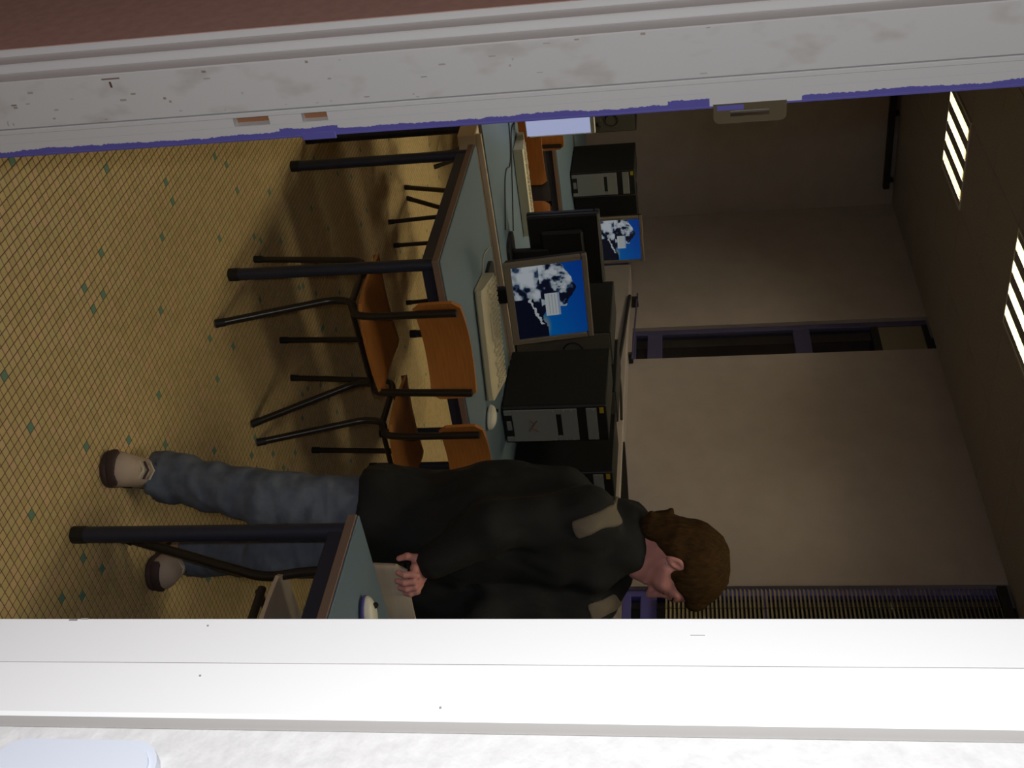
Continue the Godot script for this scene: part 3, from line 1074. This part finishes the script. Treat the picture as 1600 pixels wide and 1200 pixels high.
func scuff_texture() -> ImageTexture:
	var w := 64
	var h := 2048
	var im := Image.create(w, h, false, Image.FORMAT_RGB8)
	var n := FastNoiseLite.new()
	n.seed = 52
	n.frequency = 0.008
	n.fractal_octaves = 4
	var white := lin(0.66, 0.66, 0.66)
	var dirt := lin(0.42, 0.38, 0.33)
	for y in h:
		for x in w:
			var v := clampf(n.get_noise_2d(x * 2.0, y * 1.0) * 0.9 - 0.12, 0.0, 0.35)
			im.set_pixel(x, y, white.lerp(dirt, v))
	var r := RandomNumberGenerator.new()
	r.seed = 9
	var brown := lin(0.12, 0.06, 0.035)
	for k in 60:
		var x := r.randi_range(0, w - 4)
		var y := r.randi_range(500, h - 60)
		if k % 3 == 0:
			x = r.randi_range(0, 6) if k % 2 == 0 else w - r.randi_range(2, 8)
		im.fill_rect(Rect2i(x, y, r.randi_range(1, 3), r.randi_range(2, 9)), white.lerp(brown, r.randf_range(0.12, 0.6)))
	for k in 14:
		im.fill_rect(Rect2i(r.randi_range(34, 58), 1462 + k * 4 + (k % 2) * 30, r.randi_range(2, 5), 1), white.lerp(brown, 0.55))
	im.fill_rect(Rect2i(9, 1298, 8, 3), brown)
	im.fill_rect(Rect2i(4, 1284, 2, 26), white.lerp(brown, 0.7))
	return ImageTexture.create_from_image(im)

# ------------------------------------------------------------------ scene
func _ready() -> void:
	rng.seed = 11
	# camera: eye height 1.57 m, turned on its side, slightly tilted and looking a little down
	var yaw := deg_to_rad(38.4)
	var pitch := deg_to_rad(9.17)
	var roll := deg_to_rad(-1.9)
	var eye := V(0, 1.57, 0)
	var focal := 1785.0
	var fw := V(sin(yaw) * cos(pitch), -sin(pitch), -cos(yaw) * cos(pitch))
	var rt := V(cos(yaw), 0, sin(yaw))
	var uv := rt.cross(fw)
	var right := rt * cos(roll) + uv * sin(roll)
	var above := uv * cos(roll) - rt * sin(roll)
	var cam := Camera3D.new()
	cam.name = "camera"
	cam.fov = rad_to_deg(2.0 * atan(600.0 / focal))
	cam.near = 0.02
	cam.far = 60.0
	cam.transform = Transform3D(Basis(above, -right, -fw), eye)
	add_child(cam)
	cam.current = true

	# night outside
	var env := Environment.new()
	env.background_mode = Environment.BG_COLOR
	env.background_color = Color(0.012, 0.012, 0.016)
	env.ambient_light_source = Environment.AMBIENT_SOURCE_DISABLED
	env.tonemap_mode = Environment.TONE_MAPPER_LINEAR
	env.tonemap_exposure = 1.0
	env.sdfgi_enabled = true
	env.ssao_enabled = true
	env.ssil_enabled = true
	var we := WorldEnvironment.new()
	we.name = "environment"
	we.environment = env
	add_child(we)

	# the camera's own flash, beside the lens
	var flash := OmniLight3D.new()
	flash.name = "camera_flash"
	flash.position = eye - right * 0.045 + above * 0.01 - fw * 0.01
	flash.light_color = Color(0.98, 0.99, 1.0)
	flash.light_energy = 1.02
	flash.omni_range = 16.0
	flash.omni_attenuation = 2.0
	flash.light_size = 0.02
	flash.shadow_enabled = true
	add_child(flash)

	make_materials()
	make_picture()
	var st: SurfaceTool

	# ---------------- lamps of the room (60 cm grid of the ceiling)
	make_lamp("louvred ceiling lamp deep in the room above the far tables", V(3.63, 3.25, -6.87), 3.1)
	make_lamp("louvred ceiling lamp cut by the top edge of the picture", V(3.63, 3.25, -5.07), 3.6)
	make_lamp("louvred ceiling lamp nearest the door wall at mid room", V(1.83, 3.25, -5.07), 3.5)
	make_lamp("louvred ceiling lamp nearest the door wall deep in the room", V(1.83, 3.25, -6.87), 2.2)
	make_lamp("louvred ceiling lamp above the table with the ivory keyboard", V(1.83, 3.25, -3.27), 1.3)
	make_lamp("added unseen louvred ceiling lamp brightening the table nearest the door", V(1.83, 3.25, -1.47), 3.4)  # out of view, added to brighten the nearest tabletop

	build_shell(eye, right, above, fw, focal)
	build_door()
	build_windows()

	# ---------------- tables
	make_table("long table with the lit monitor and ivory keyboard, chairs at its front", V(1.962, 0, -3.14), 1.66, 0.88, deg_to_rad(-1.5))
	make_table("table behind the cream cable channel, carrying the monitor seen from behind", V(1.985, 0, -4.20), 1.66, 0.92, deg_to_rad(-1.0))
	make_table("table corner nearest the door, carrying a white and blue mouse", V(1.905, 0, -1.02), 1.4, 0.895, 0.0)
	make_table("farthest table with a black tower and a small lit monitor", V(3.02, 0, -6.50), 1.9, 1.02, 0.0)

	# ---------------- chairs
	make_chair("plywood chair tucked under the table in front of the ivory keyboard", V(2.268, 0, -3.055), 0.02)
	make_chair("plywood chair half hidden behind the person's back", V(2.80, 0, -3.045), -0.03)
	make_chair("chair at the nearest table with the person's hand on its back", V(2.350, 0, -1.975), PI + 0.05, M.ply_pale, true)
	make_chair("orange chair back just behind the tabletop with the black cord", V(2.755, 0, -5.46), PI)
	make_chair("orange chair mostly hidden behind the monitor seen from behind", V(3.27, 0, -5.46), PI)
	make_chair("brown shaded chair back in front of the farthest table", V(3.03, 0, -6.40), 0.0)

	# ---------------- computers
	var lit := StandardMaterial3D.new()
	lit.albedo_color = Color(0.02, 0.02, 0.02)
	lit.roughness = 0.35
	lit.emission_enabled = true
	lit.emission_texture = wall_picture
	lit.emission = Color.BLACK
	lit.emission_energy_multiplier = 0.6
	var dark := mat(0.01, 0.01, 0.012, 0.3)
	var blank := StandardMaterial3D.new()
	blank.albedo_color = Color(0.3, 0.3, 0.3)
	blank.emission_enabled = true
	blank.emission = Color(0.62, 0.65, 0.78)
	blank.emission_energy_multiplier = 0.9
	make_monitor("monitor showing a snowy mountain, nearest of the two lit that way", V(2.555, 0.75, -3.755), -0.08, lit, M.bezel, -0.16)
	make_monitor("black monitor seen from behind on the second table", V(2.765, 0.75, -4.49), PI - 0.02, dark, M.black)
	make_monitor("small far monitor showing a snowy mountain", V(4.225, 0.75, -6.92), 0.0, lit, M.bezel, 0.0, 0.07)
	make_monitor("monitor with a blank white screen cut off by the door jamb", V(2.255, 0.75, -4.98), 0.0, blank, M.mouse_white, 0.0, -0.028, 0.003)
	make_tower("black tower with silver front and coppery emblem beside the ivory keyboard", V(3.122, 0.75, -3.655), -0.03)
	make_tower("black tower just behind the person's shoulder", V(3.50, 0.75, -3.655), -0.03)
	make_tower("black tower back to back behind the one beside the ivory keyboard", V(3.115, 0.75, -4.575), PI, false)
	make_tower("black tower back to back behind the one at the person's shoulder", V(3.46, 0.75, -4.575), PI, false)
	make_tower("black tower with silver front on the farthest table", V(3.865, 0.75, -7.08), 0.0, false)
	make_tower("black tower turned sideways between the far lit monitor and silver front", V(4.41, 0.75, -7.23), PI * 0.5, false)
	make_table("hindmost table behind the farthest towers", V(3.02, 0, -7.62), 1.8, 0.9, 0.0)
	make_tower("tower seen from its metal rear beside the door jamb", V(3.70, 0.75, -8.14), PI, false)
	make_keyboard("ivory keyboard lying in front of the lit monitor", V(2.60, 0.75, -3.585), -0.24)
	make_keyboard("ivory keyboard on the second table near the blank white screen", V(2.675, 0.75, -4.94), PI - 0.05)
	make_mouse("small ivory mouse beside the keyboard, next to the silver tower", V(2.86, 0.75, -3.40), 0.3, M.mouse_white)
	make_mouse("white mouse with blue sides on the nearest table", V(2.10, 0.75, -1.755), 1.1, M.mouse_blue)

	build_small_things()
	make_person()

# ------------------------------------------------------------------ walls, floor, ceiling
func build_shell(eye: Vector3, right: Vector3, above: Vector3, fw: Vector3, focal: float) -> void:
	var st: SurfaceTool
	var x0 := 0.68
	var x1 := 5.14
	var z0 := -8.77
	var z1 := 2.6
	var hc := 3.25
	# floor: mortar bed with small square mosaic tiles
	var fl := setting("floor", "beige mosaic floor with scattered teal tiles", "floor")
	st = mb()
	bx(st, V(-1.6, -0.2, z0 - 0.3), V(x1 + 0.3, -0.0012, z1 + 0.3))
	put(st, "mortar_bed", M.grout, fl)
	var pitch := 0.0225
	st = mb()
	var hb := pitch * 0.5 - 0.0012
	var ht := hb - 0.0009
	for s in 4:
		var a := PI * 0.5 * s + PI * 0.25
		var b := a + PI * 0.5
		var r2 := sqrt(2.0)
		quad(st, V(cos(a) * hb * r2, -0.0014, sin(a) * hb * r2), V(cos(b) * hb * r2, -0.0014, sin(b) * hb * r2), V(cos(b) * ht * r2, 0, sin(b) * ht * r2), V(cos(a) * ht * r2, 0, sin(a) * ht * r2), V(cos((a + b) * 0.5), 0.6, sin((a + b) * 0.5)).normalized())
	quad(st, V(-ht, 0, -ht), V(ht, 0, -ht), V(ht, 0, ht), V(-ht, 0, ht), Vector3.UP)
	var tile := st.commit()
	# where the teal tiles lie
	var teal := {}
	for t in [[1.311, -2.665], [1.629, -3.331], [1.634, -2.823], [1.4625, -2.491], [1.504, -2.353], [1.5715, -2.418], [1.572, -2.35], [1.787, -2.674], [1.851, -3.177], [2.049, -2.883], [2.195, -3.034], [1.449, -1.932], [2.184, -2.838], [1.956, -2.271], [1.817, -2.089], [2.10, -2.411], [2.342, -2.671], [2.555, -2.952], [2.58, -2.888], [2.705, -3.049], [2.651, -2.883], [2.013, -1.881], [2.107, -1.929], [2.6285, -2.347], [2.013, -1.748], [2.078, -1.818], [3.206, -2.772], [1.098, -2.294], [1.605, -1.929], [1.764, -1.792], [1.527, -2.969], [1.592, -2.968], [1.964, -2.481]]:
		teal[Vector2i(floori(t[0] / pitch), floori(t[1] / pitch))] = true
	var near: Array = []
	var mass: Array = []
	for i in range(floori(0.70 / pitch), floori(x1 / pitch)):
		for j in range(floori(-7.4 / pitch), floori(0.4 / pitch)):
			var p := V((i + 0.5) * pitch, 0, (j + 0.5) * pitch)
			if p.z < -6.0 and p.x > 4.3:
				continue
			var q := p - eye
			var d := q.dot(fw)
			var key := Vector2i(i, j)
			if not teal.has(key) and not (p.x < 2.8 and p.z < -1.7 and p.z > -3.3) and rng.randf() < 0.006:
				teal[key] = true
			if d > 0.5:
				var s := 800.0 + focal * q.dot(above) / d
				var u := 600.0 + focal * q.dot(right) / d
				if s > 2.0 and u > 244.0 - 0.06 * s and u < 955.0 and d < 3.2:
					near.append([d, key, p])
					continue
			mass.append([key, p])
	near.sort_custom(func(a, b): return a[0] < b[0])
	for k in near.size():
		if k >= 300:
			mass.append([near[k][1], near[k][2]])
			continue
		var o := put_mesh(tile, "tile", M.teal if teal.has(near[k][1]) else M.tile[rng.randi() % 5], fl, near[k][2])
		o.rotation.y = rng.randf_range(-0.02, 0.02)
	var mm := MultiMesh.new()
	mm.transform_format = MultiMesh.TRANSFORM_3D
	mm.use_colors = true
	mm.mesh = tile
	mm.instance_count = mass.size()
	var cols := [Color(0.60, 0.455, 0.21), Color(0.56, 0.435, 0.20), Color(0.63, 0.45, 0.245), Color(0.58, 0.46, 0.22), Color(0.53, 0.40, 0.185)]
	for k in mass.size():
		mm.set_instance_transform(k, Transform3D(Basis(Vector3.UP, rng.randf_range(-0.02, 0.02)), mass[k][1]))
		mm.set_instance_color(k, Color(0.12, 0.27, 0.21) if teal.has(mass[k][0]) else cols[rng.randi() % 5])
	var mi := MultiMeshInstance3D.new()
	mi.name = "mosaic_tiles"
	mi.multimesh = mm
	mi.material_override = M.tile_mass
	mi.set_meta("kind", "stuff")
	fl.add_child(mi)

	# ceiling: slab above, 60 cm panels hung below it with open joints
	var ce := setting("ceiling", "dim suspended ceiling of square panels", "ceiling")
	st = mb()
	bx(st, V(-1.6, hc + 0.12, z0 - 0.3), V(x1 + 0.3, hc + 0.3, z1 + 0.3))
	put(st, "slab", M.ceiling, ce)
	st = mb()
	box(st, Vector3.ZERO, V(0.594, 0.02, 0.594), 0.004)
	var panel := st.commit()
	for i in 8:
		for j in range(-6, 14):
			var c := V(5.13 - 0.3 - 0.6 * i, hc + 0.01, -5.07 + 0.6 * j)
			if (i == 2 or i == 5) and (j == 0 or j == -3 or (i == 5 and (j == 3 or j == 6))):
				continue
			if c.x < 0.6:
				continue
			put_mesh(panel, "ceiling_panel", M.ceiling_panel, ce, c)
	# window wall with its two openings, back wall, door wall and the wall behind the camera
	var wr := setting("wall_right", "beige window wall", "wall")
	var ya := 1.10
	for q in [[V(x1, 0, z0), V(x1 + 0.2, hc + 0.12, -7.12)], [V(x1, 0, -6.73), V(x1 + 0.2, hc + 0.12, -4.53)], [V(x1, 0, -3.1), V(x1 + 0.2, hc + 0.12, z1)], [V(x1, 0, -7.12), V(x1 + 0.2, ya, -6.73)], [V(x1, 0, -4.53), V(x1 + 0.2, ya, -3.1)]]:
		st = mb()
		bx(st, q[0], q[1])
		put(st, "wall_section", M.wall, wr)
	var wb := setting("wall_back", "far end wall of the room", "wall")
	st = mb()
	bx(st, V(-1.6, 0, z0 - 0.2), V(x1 + 0.2, hc + 0.12, z0))
	put(st, "wall_section", M.wall, wb)
	var wf := setting("wall_front", "end wall behind the camera", "wall")
	st = mb()
	bx(st, V(-1.6, 0, z1), V(x1 + 0.2, hc + 0.12, z1 + 0.2))
	put(st, "wall_section", M.wall, wf)
	var wl := setting("wall_left", "door wall, salmon and white on the corridor side", "wall")
	var zl := -1.507
	var zr := -0.389
	for q in [[V(0.60, 0, z0), V(x0, hc + 0.12, zl), M.wall], [V(0.60, 0, zr), V(x0, hc + 0.12, z1), M.wall], [V(0.60, 2.16, zl), V(x0, hc + 0.12, zr), M.wall],
		[V(0.545, 0, z0), V(0.60, hc + 0.12, zl), M.salmon], [V(0.545, 2.16, zl), V(0.60, hc + 0.12, zr), M.plaster]]:
		st = mb()
		bx(st, q[0], q[1])
		put(st, "wall_section", q[2], wl)
	st = mb()
	bx(st, V(0.5505, 0, -0.3775), V(0.60, hc + 0.12, z1), 0.002)
	put(st, "plaster_section", M.plaster, wl, "white rough plaster right of the door")
	var wc := setting("wall_corridor", "corridor wall opposite the door", "wall")
	st = mb()
	bx(st, V(-1.6, 0, z0), V(-1.4, hc + 0.12, z1))
	put(st, "wall_section", M.salmon, wc)

# ------------------------------------------------------------------ door frame
func build_door() -> void:
	var st: SurfaceTool
	var d := setting("door_1", "white painted door frame with violet edge and strike plates", "door frame")
	var top := 2.12
	# left jamb: wide band of the reveal
	var scuffed := StandardMaterial3D.new()
	scuffed.albedo_texture = scuff_texture()
	scuffed.roughness = 0.42
	var zl := -1.44
	st = mb()
	bx(st, V(0.568, 0, -1.474), V(0.6392, top, zl - 0.0004), 0.0015)
	var jamb := put(st, "jamb", M.white_paint, d)
	st = mb()
	quad_uv(st, [V(0.5697, 0, zl), V(0.6377, 0, zl), V(0.6377, top, zl), V(0.5697, top, zl)], [Vector2(0, 1), Vector2(1, 1), Vector2(1, 0), Vector2(0, 0)], Vector3.BACK)
	put(st, "jamb_face", scuffed, jamb, "scuffed white face of the jamb")
	# narrow rebate band with two strike holes
	st = mb()
	bx(st, V(0.6405, 0, -1.474), V(0.6475, top, zl), 0.001)
	bx(st, V(0.6475, 0, -1.474), V(0.6605, 0.936, zl))
	bx(st, V(0.6475, 0.989, -1.474), V(0.6605, 1.037, zl))
	bx(st, V(0.6475, 1.074, -1.474), V(0.6605, top, zl))
	bx(st, V(0.6605, 0, -1.474), V(0.68, top, zl - 0.0004), 0.001)
	var reb := put(st, "rebate", M.white_paint, d)
	var painted := StandardMaterial3D.new()
	painted.albedo_texture = paint_texture()
	painted.roughness = 0.45
	st = mb()
	quad_uv(st, [V(0.6605, 0, zl), V(0.6797, 0, zl), V(0.6797, top, zl), V(0.6605, top, zl)], [Vector2(0, 1), Vector2(1, 1), Vector2(1, 0), Vector2(0, 0)], Vector3.BACK)
	put(st, "rebate_face", painted, reb, "ragged violet paint along the edge")
	st = mb()
	bx(st, V(0.646, 0.934, -1.473), V(0.662, 0.991, -1.455))
	put(st, "strike_hole", M.hole, reb, "brown latch hole")
	st = mb()
	bx(st, V(0.646, 1.035, -1.473), V(0.662, 1.076, -1.453))
	put(st, "strike_hole", M.hole, reb, "brown latch hole")
	st = mb()
	bx(st, V(0.6798, 0, -1.50), V(0.6835, top, zl - 0.0006), 0.001)
	put(st, "room_side_edge", M.violet, reb, "violet painted room side edge")
	# lower strike lip that stands out past the edge
	st = mb()
	box(st, V(0.682, 1.055, zl - 0.001), V(0.012, 0.05, 0.003), 0.001)
	put(st, "strike_lip", M.violet, reb)
	# stepped outer mouldings, left and right
	st = mb()
	bx(st, V(0.556, 0, -1.507), V(0.60, top, -1.4745), 0.0015)
	put(st, "moulding", M.white_paint, d)
	st = mb()
	bx(st, V(0.546, 0, -1.5125), V(0.60, top, -1.5065), 0.0008)
	put(st, "moulding", M.white_paint, d)
	st = mb()
	bx(st, V(0.568, 0, -0.475), V(0.68, top, -0.4217), 0.0015)
	put(st, "jamb", M.white_paint, d)
	for q in [[1.144, -0.4725, 0.006, 0.0012], [1.152, -0.4735, 0.005, 0.0008], [1.243, -0.4677, 0.0012, 0.0012], [1.264, -0.410, 0.0012, 0.0012], [1.418, -0.389, 0.0012, 0.0014], [1.5656, -0.4606, 0.009, 0.0003]]:
		st = mb()
		box(st, V(0.5678 if q[1] < -0.44 else 0.5448, q[0], q[1]), V(0.0006, q[2], q[3]), 0.0)
		put(st, "scuff_mark", M.scuff, d)
	st = mb()
	bx(st, V(0.545, 0, -0.4215), V(0.60, top, -0.381), 0.002)
	put(st, "moulding", M.white_paint, d)
	st = mb()
	bx(st, V(0.568, 2.08, -1.474), V(0.68, top, -0.4405), 0.0015)
	put(st, "head", M.white_paint, d)
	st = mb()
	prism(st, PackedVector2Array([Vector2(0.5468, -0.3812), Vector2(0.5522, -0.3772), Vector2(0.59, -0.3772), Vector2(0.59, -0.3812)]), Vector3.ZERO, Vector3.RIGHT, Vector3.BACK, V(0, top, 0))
	put(st, "shade_strip", M.joint_shade, d, "joint beside the frame, its shade painted in grey")
	# upper strike plate with a slot
	st = mb()
	var c := V(0.6915, 1.652, -1.4405)
	var w := 0.028
	var hh := 0.096
	var poly := PackedVector2Array()
	# lower and upper halves of a rounded plate with a slot in the middle
	var r := 0.009
	for sg in [1.0, -1.0]:
		poly = PackedVector2Array([Vector2(-w * 0.5, 0), Vector2(-w * 0.5, hh * 0.5 * sg)])
		for s in 6:
			var t := PI * 0.5 * s / 5.0
			poly.append(Vector2(w * 0.5 - r + r * sin(t), (hh * 0.5 - r + r * cos(t)) * sg))
		for q in [Vector2(w * 0.5, 0), Vector2(0.0045, 0), Vector2(0.0045, 0.0255 * sg), Vector2(-0.0035, 0.0255 * sg), Vector2(-0.0035, 0)]:
			poly.append(q)
		prism(st, poly, c, Vector3.RIGHT, Vector3.UP, V(0, 0, 0.0022))
	var sp := put(st, "strike_plate", M.brass, d, "brownish strike plate with a slot")
	st = mb()
	bx(st, c + V(-0.0035, -0.0255, 0.0004), c + V(-0.0012, 0.0255, 0.003))
	put(st, "slot_edge", M.steel, sp)
	st = mb()
	bx(st, c + V(-0.0125, -0.043, 0.0021), c + V(-0.0055, -0.008, 0.0026))
	put(st, "paint_patch", M.violet, sp, "violet paint left on the plate")

# ------------------------------------------------------------------ windows
func build_windows() -> void:
	var st: SurfaceTool
	var x := 5.17
	# narrow window
	var w := setting("window_1", "narrow dark window with violet frame", "window")
	var za := -7.12
	var zb := -6.73
	st = mb()
	for q in [[za, za + 0.055, 1.10, 3.25], [zb - 0.022, zb, 1.10, 3.25]]:
		bx(st, V(x, q[2], q[0]), V(x + 0.06, q[3], q[1]), 0.004)
	put(st, "stile", M.violet_frame, w)
	for q in [[1.10, 1.13], [1.215, 1.325], [2.29, 2.41], [2.85, 2.90], [3.21, 3.25]]:
		st = mb()
		bx(st, V(x, q[0], za + 0.055), V(x + 0.06, q[1], zb - 0.022), 0.004)
		put(st, "rail", M.violet_frame if q[0] < 2.8 else M.beam, w)
	for q in [[1.13, 1.215], [1.325, 2.29], [2.41, 2.85]]:
		st = mb()
		bx(st, V(x + 0.025, q[0], za + 0.05), V(x + 0.031, q[1], zb - 0.02))
		put(st, "pane", M.pane, w)
	st = mb()
	bx(st, V(x + 0.01, 2.90, za + 0.055), V(x + 0.04, 3.21, zb - 0.022), 0.003)
	put(st, "top_panel", M.panel, w, "opaque beige top panel")
	# wide window behind the blind
	w = setting("window_2", "window with violet frame behind a slatted blind", "window")
	za = -4.53
	zb = -3.1
	for q in [[za, za + 0.05], [-3.84, -3.78], [zb - 0.05, zb]]:
		st = mb()
		bx(st, V(x, 1.10, q[0]), V(x + 0.06, 3.25, q[1]), 0.004)
		put(st, "stile", M.violet, w)
	for q in [[1.10, 1.15], [1.205, 1.30], [1.90, 1.935], [3.2, 3.25]]:
		st = mb()
		bx(st, V(x - 0.002, q[0], za + 0.04), V(x + 0.058, q[1], zb - 0.04), 0.004)
		put(st, "rail", M.violet, w)
	for q in [[1.15, 1.205], [1.30, 1.90], [1.935, 3.2]]:
		st = mb()
		bx(st, V(x + 0.03, q[0], za + 0.04), V(x + 0.036, q[1], zb - 0.04))
		put(st, "pane", M.pane, w)
	var bl := thing("slatted_blind", "slatted blind lowered over the window behind the person's head", "blind", V(5.11, 0, -3.83))
	st = mb()
	box(st, V(0, 3.2, 0), V(0.045, 0.05, 1.3), 0.004)
	put(st, "head_rail", M.beam, bl)
	st = mb()
	var tilt := Basis(Vector3.BACK, 0.55)
	box(st, Vector3.ZERO, V(0.024, 0.0014, 1.29), 0.0, tilt)
	var slat := st.commit()
	for k in 78:
		put_mesh(slat, "slat", M.slat, bl, V(0, 1.36 + k * 0.0235, 0))
	for z in [-0.5, 0.0, 0.5]:
		st = mb()
		tube(st, [V(-0.012, 1.35, z), V(-0.012, 3.19, z)], 0.0012, 5)
		put(st, "ladder_cord", M.beam, bl)
	# guard bar in front of the narrow window
	var gb := thing("window_bar", "thin horizontal bar across the foot of the narrow window", "bar", V(5.06, 1.125, -7.05))
	st = mb()
	tube(st, [V(0, 0.012, -0.42), V(0, -0.012, 0.42)], 0.007, 8)
	put(st, "bar", M.violet_frame, gb)
	for s in [-1.0, 1.0]:
		st = mb()
		box(st, V(0.035, -0.02 - 0.012 * s, s * 0.36), V(0.09, 0.05, 0.035), 0.006)
		put(st, "bracket", M.beam, gb)
	# ledge under the windows
	var tr := setting("trim_1", "beige ledge running under the windows", "ledge")
	st = mb()
	bx(st, V(4.93, 0, -7.7), V(5.14, 1.085, -3.0), 0.006)
	put(st, "ledge_box", M.wall, tr)
	var cas := thing("pipe_casing", "dark violet pipe casing at the end of the ledge", "casing", V(5.02, 0, -7.84))
	st = mb()
	box(st, V(0, 0.53, 0), V(0.2, 1.06, 0.26), 0.006)
	put(st, "casing_box", M.violet_frame, cas)
	st = mb()
	box(st, V(0, 1.065, 0), V(0.215, 0.012, 0.275), 0.003)
	put(st, "lid", M.violet_frame, cas)
	# dark rail high on the end wall
	var rail := thing("curtain_rail", "dark rail high on the far end wall", "rail", V(4.1, 3.185, -8.74))
	st = mb()
	box(st, V(0, 0, 0), V(1.74, 0.05, 0.05), 0.004)
	put(st, "rail_bar", M.beam, rail)
	for x2 in [-0.6, 0.2, 0.8]:
		st = mb()
		box(st, V(x2, 0.03, -0.01), V(0.03, 0.05, 0.045), 0.002)
		put(st, "bracket", M.beam, rail)

# ------------------------------------------------------------------ loose things
func build_small_things() -> void:
	var st: SurfaceTool
	# light switch on the plaster right of the door
	var sw := thing("light_switch", "pale blue rounded switch plate on the white plaster", "light switch", V(0.5505, 1.207, -0.311))
	st = mb()
	prism(st, round_rect(0.104, 0.104, 0.018, 6), V(0.0, 0, 0), Vector3.BACK, Vector3.UP, V(-0.007, 0, 0))
	prism(st, round_rect(0.096, 0.096, 0.016, 6), V(-0.007, 0, 0), Vector3.BACK, Vector3.UP, V(-0.002, 0, 0))
	put(st, "plate", M.switch_white, sw)
	st = mb()
	prism(st, round_rect(0.045, 0.052, 0.004, 3), V(-0.009, 0, 0), Vector3.BACK, Vector3.UP, V(-0.004, 0, 0))
	put(st, "rocker", M.switch_white, sw)
	# cable channel between the back to back tables
	var ch := thing("cable_channel", "cream cable channel between the two back to back tables", "cable channel", V(1.975, 0, -4.118))
	st = mb()
	bx(st, V(0, 0.668, -0.052), V(1.62, 0.742, 0.040), 0.004)
	put(st, "channel", M.cream, ch)
	st = mb()
	bx(st, V(0, 0.742, 0.028), V(1.62, 0.765, 0.040), 0.002)
	put(st, "lip", M.cream, ch)
	# cords
	var cd := thing("cord", "black cord winding across the second tabletop", "cord")
	st = mb()
	tube(st, rounded([V(2.17, 0.754, -4.86), V(2.36, 0.754, -4.82), V(2.46, 0.754, -4.72), V(2.40, 0.754, -4.60), V(2.42, 0.754, -4.52), V(2.50, 0.754, -4.44), V(2.58, 0.754, -4.36)], 0.1, 6), 0.0028, 6)
	put(st, "cord_line", M.cord, cd)
	cd = thing("cord", "black cord from the second keyboard to the monitor seen from behind", "cord")
	st = mb()
	tube(st, rounded([V(2.37, 0.754, -4.99), V(2.34, 0.754, -4.88), V(2.44, 0.754, -4.78), V(2.58, 0.754, -4.66), V(2.70, 0.754, -4.55)], 0.08, 6), 0.0028, 6)
	put(st, "cord_line", M.cord, cd)
	cd = thing("cord", "pale cord running back from the ivory keyboard", "cord")
	st = mb()
	tube(st, rounded([V(2.41, 0.754, -3.72), V(2.36, 0.754, -3.80), V(2.40, 0.754, -3.92), V(2.45, 0.754, -4.0)], 0.06, 6), 0.0025, 6)
	put(st, "cord_line", M.cord_pale, cd)
	cd = thing("cord", "black cord sagging in front of the ledge under the narrow window", "cord")
	st = mb()
	tube(st, rounded([V(4.925, 1.09, -7.25), V(4.915, 1.05, -6.6), V(4.915, 1.03, -6.35), V(4.92, 0.98, -5.9), V(4.92, 0.90, -5.6)], 0.2, 6), 0.012, 6)
	put(st, "cord_line", M.cord, cd)
	cd = thing("cord", "black cord crossing the other cord on the ledge front", "cord")
	st = mb()
	tube(st, rounded([V(4.885, 0.93, -7.2), V(4.885, 1.02, -6.4), V(4.885, 1.06, -6.1), V(4.885, 1.075, -5.75)], 0.2, 6), 0.010, 6)
	put(st, "cord_line", M.cord, cd)
	var fb := thing("black_folder", "black wedge shaped folder lying on the ledge behind the person", "folder", V(5.02, 1.085, -5.28))
	st = mb()
	prism(st, PackedVector2Array([Vector2(-0.32, 0), Vector2(0.3, 0), Vector2(0.3, 0.055), Vector2(-0.32, 0.012)]), V(-0.07, 0, 0), Vector3.BACK, Vector3.UP, V(0.14, 0, 0))
	put(st, "cover", M.black, fb)
	# dark things under the tables
	var pb := thing("power_box", "black power box hanging under the table with the lit monitor", "power box", V(2.80, 0.60, -3.62))
	st = mb()
	box(st, V(0, 0.0, 0), V(0.07, 0.12, 0.10), 0.006)
	put(st, "box", M.black, pb)
	st = mb()
	tube(st, [V(0, 0.06, 0), V(0, 0.125, 0)], 0.008, 8)
	put(st, "hanger", M.black, pb)
	pb = thing("power_box", "black power box under the table, seen past the chair seat", "power box", V(3.18, 0.60, -3.62))
	st = mb()
	box(st, V(0, 0.0, 0), V(0.09, 0.14, 0.10), 0.006)
	put(st, "box", M.black, pb)
	st = mb()
	tube(st, [V(0, 0.07, 0), V(0, 0.125, 0)], 0.008, 8)
	put(st, "hanger", M.black, pb)
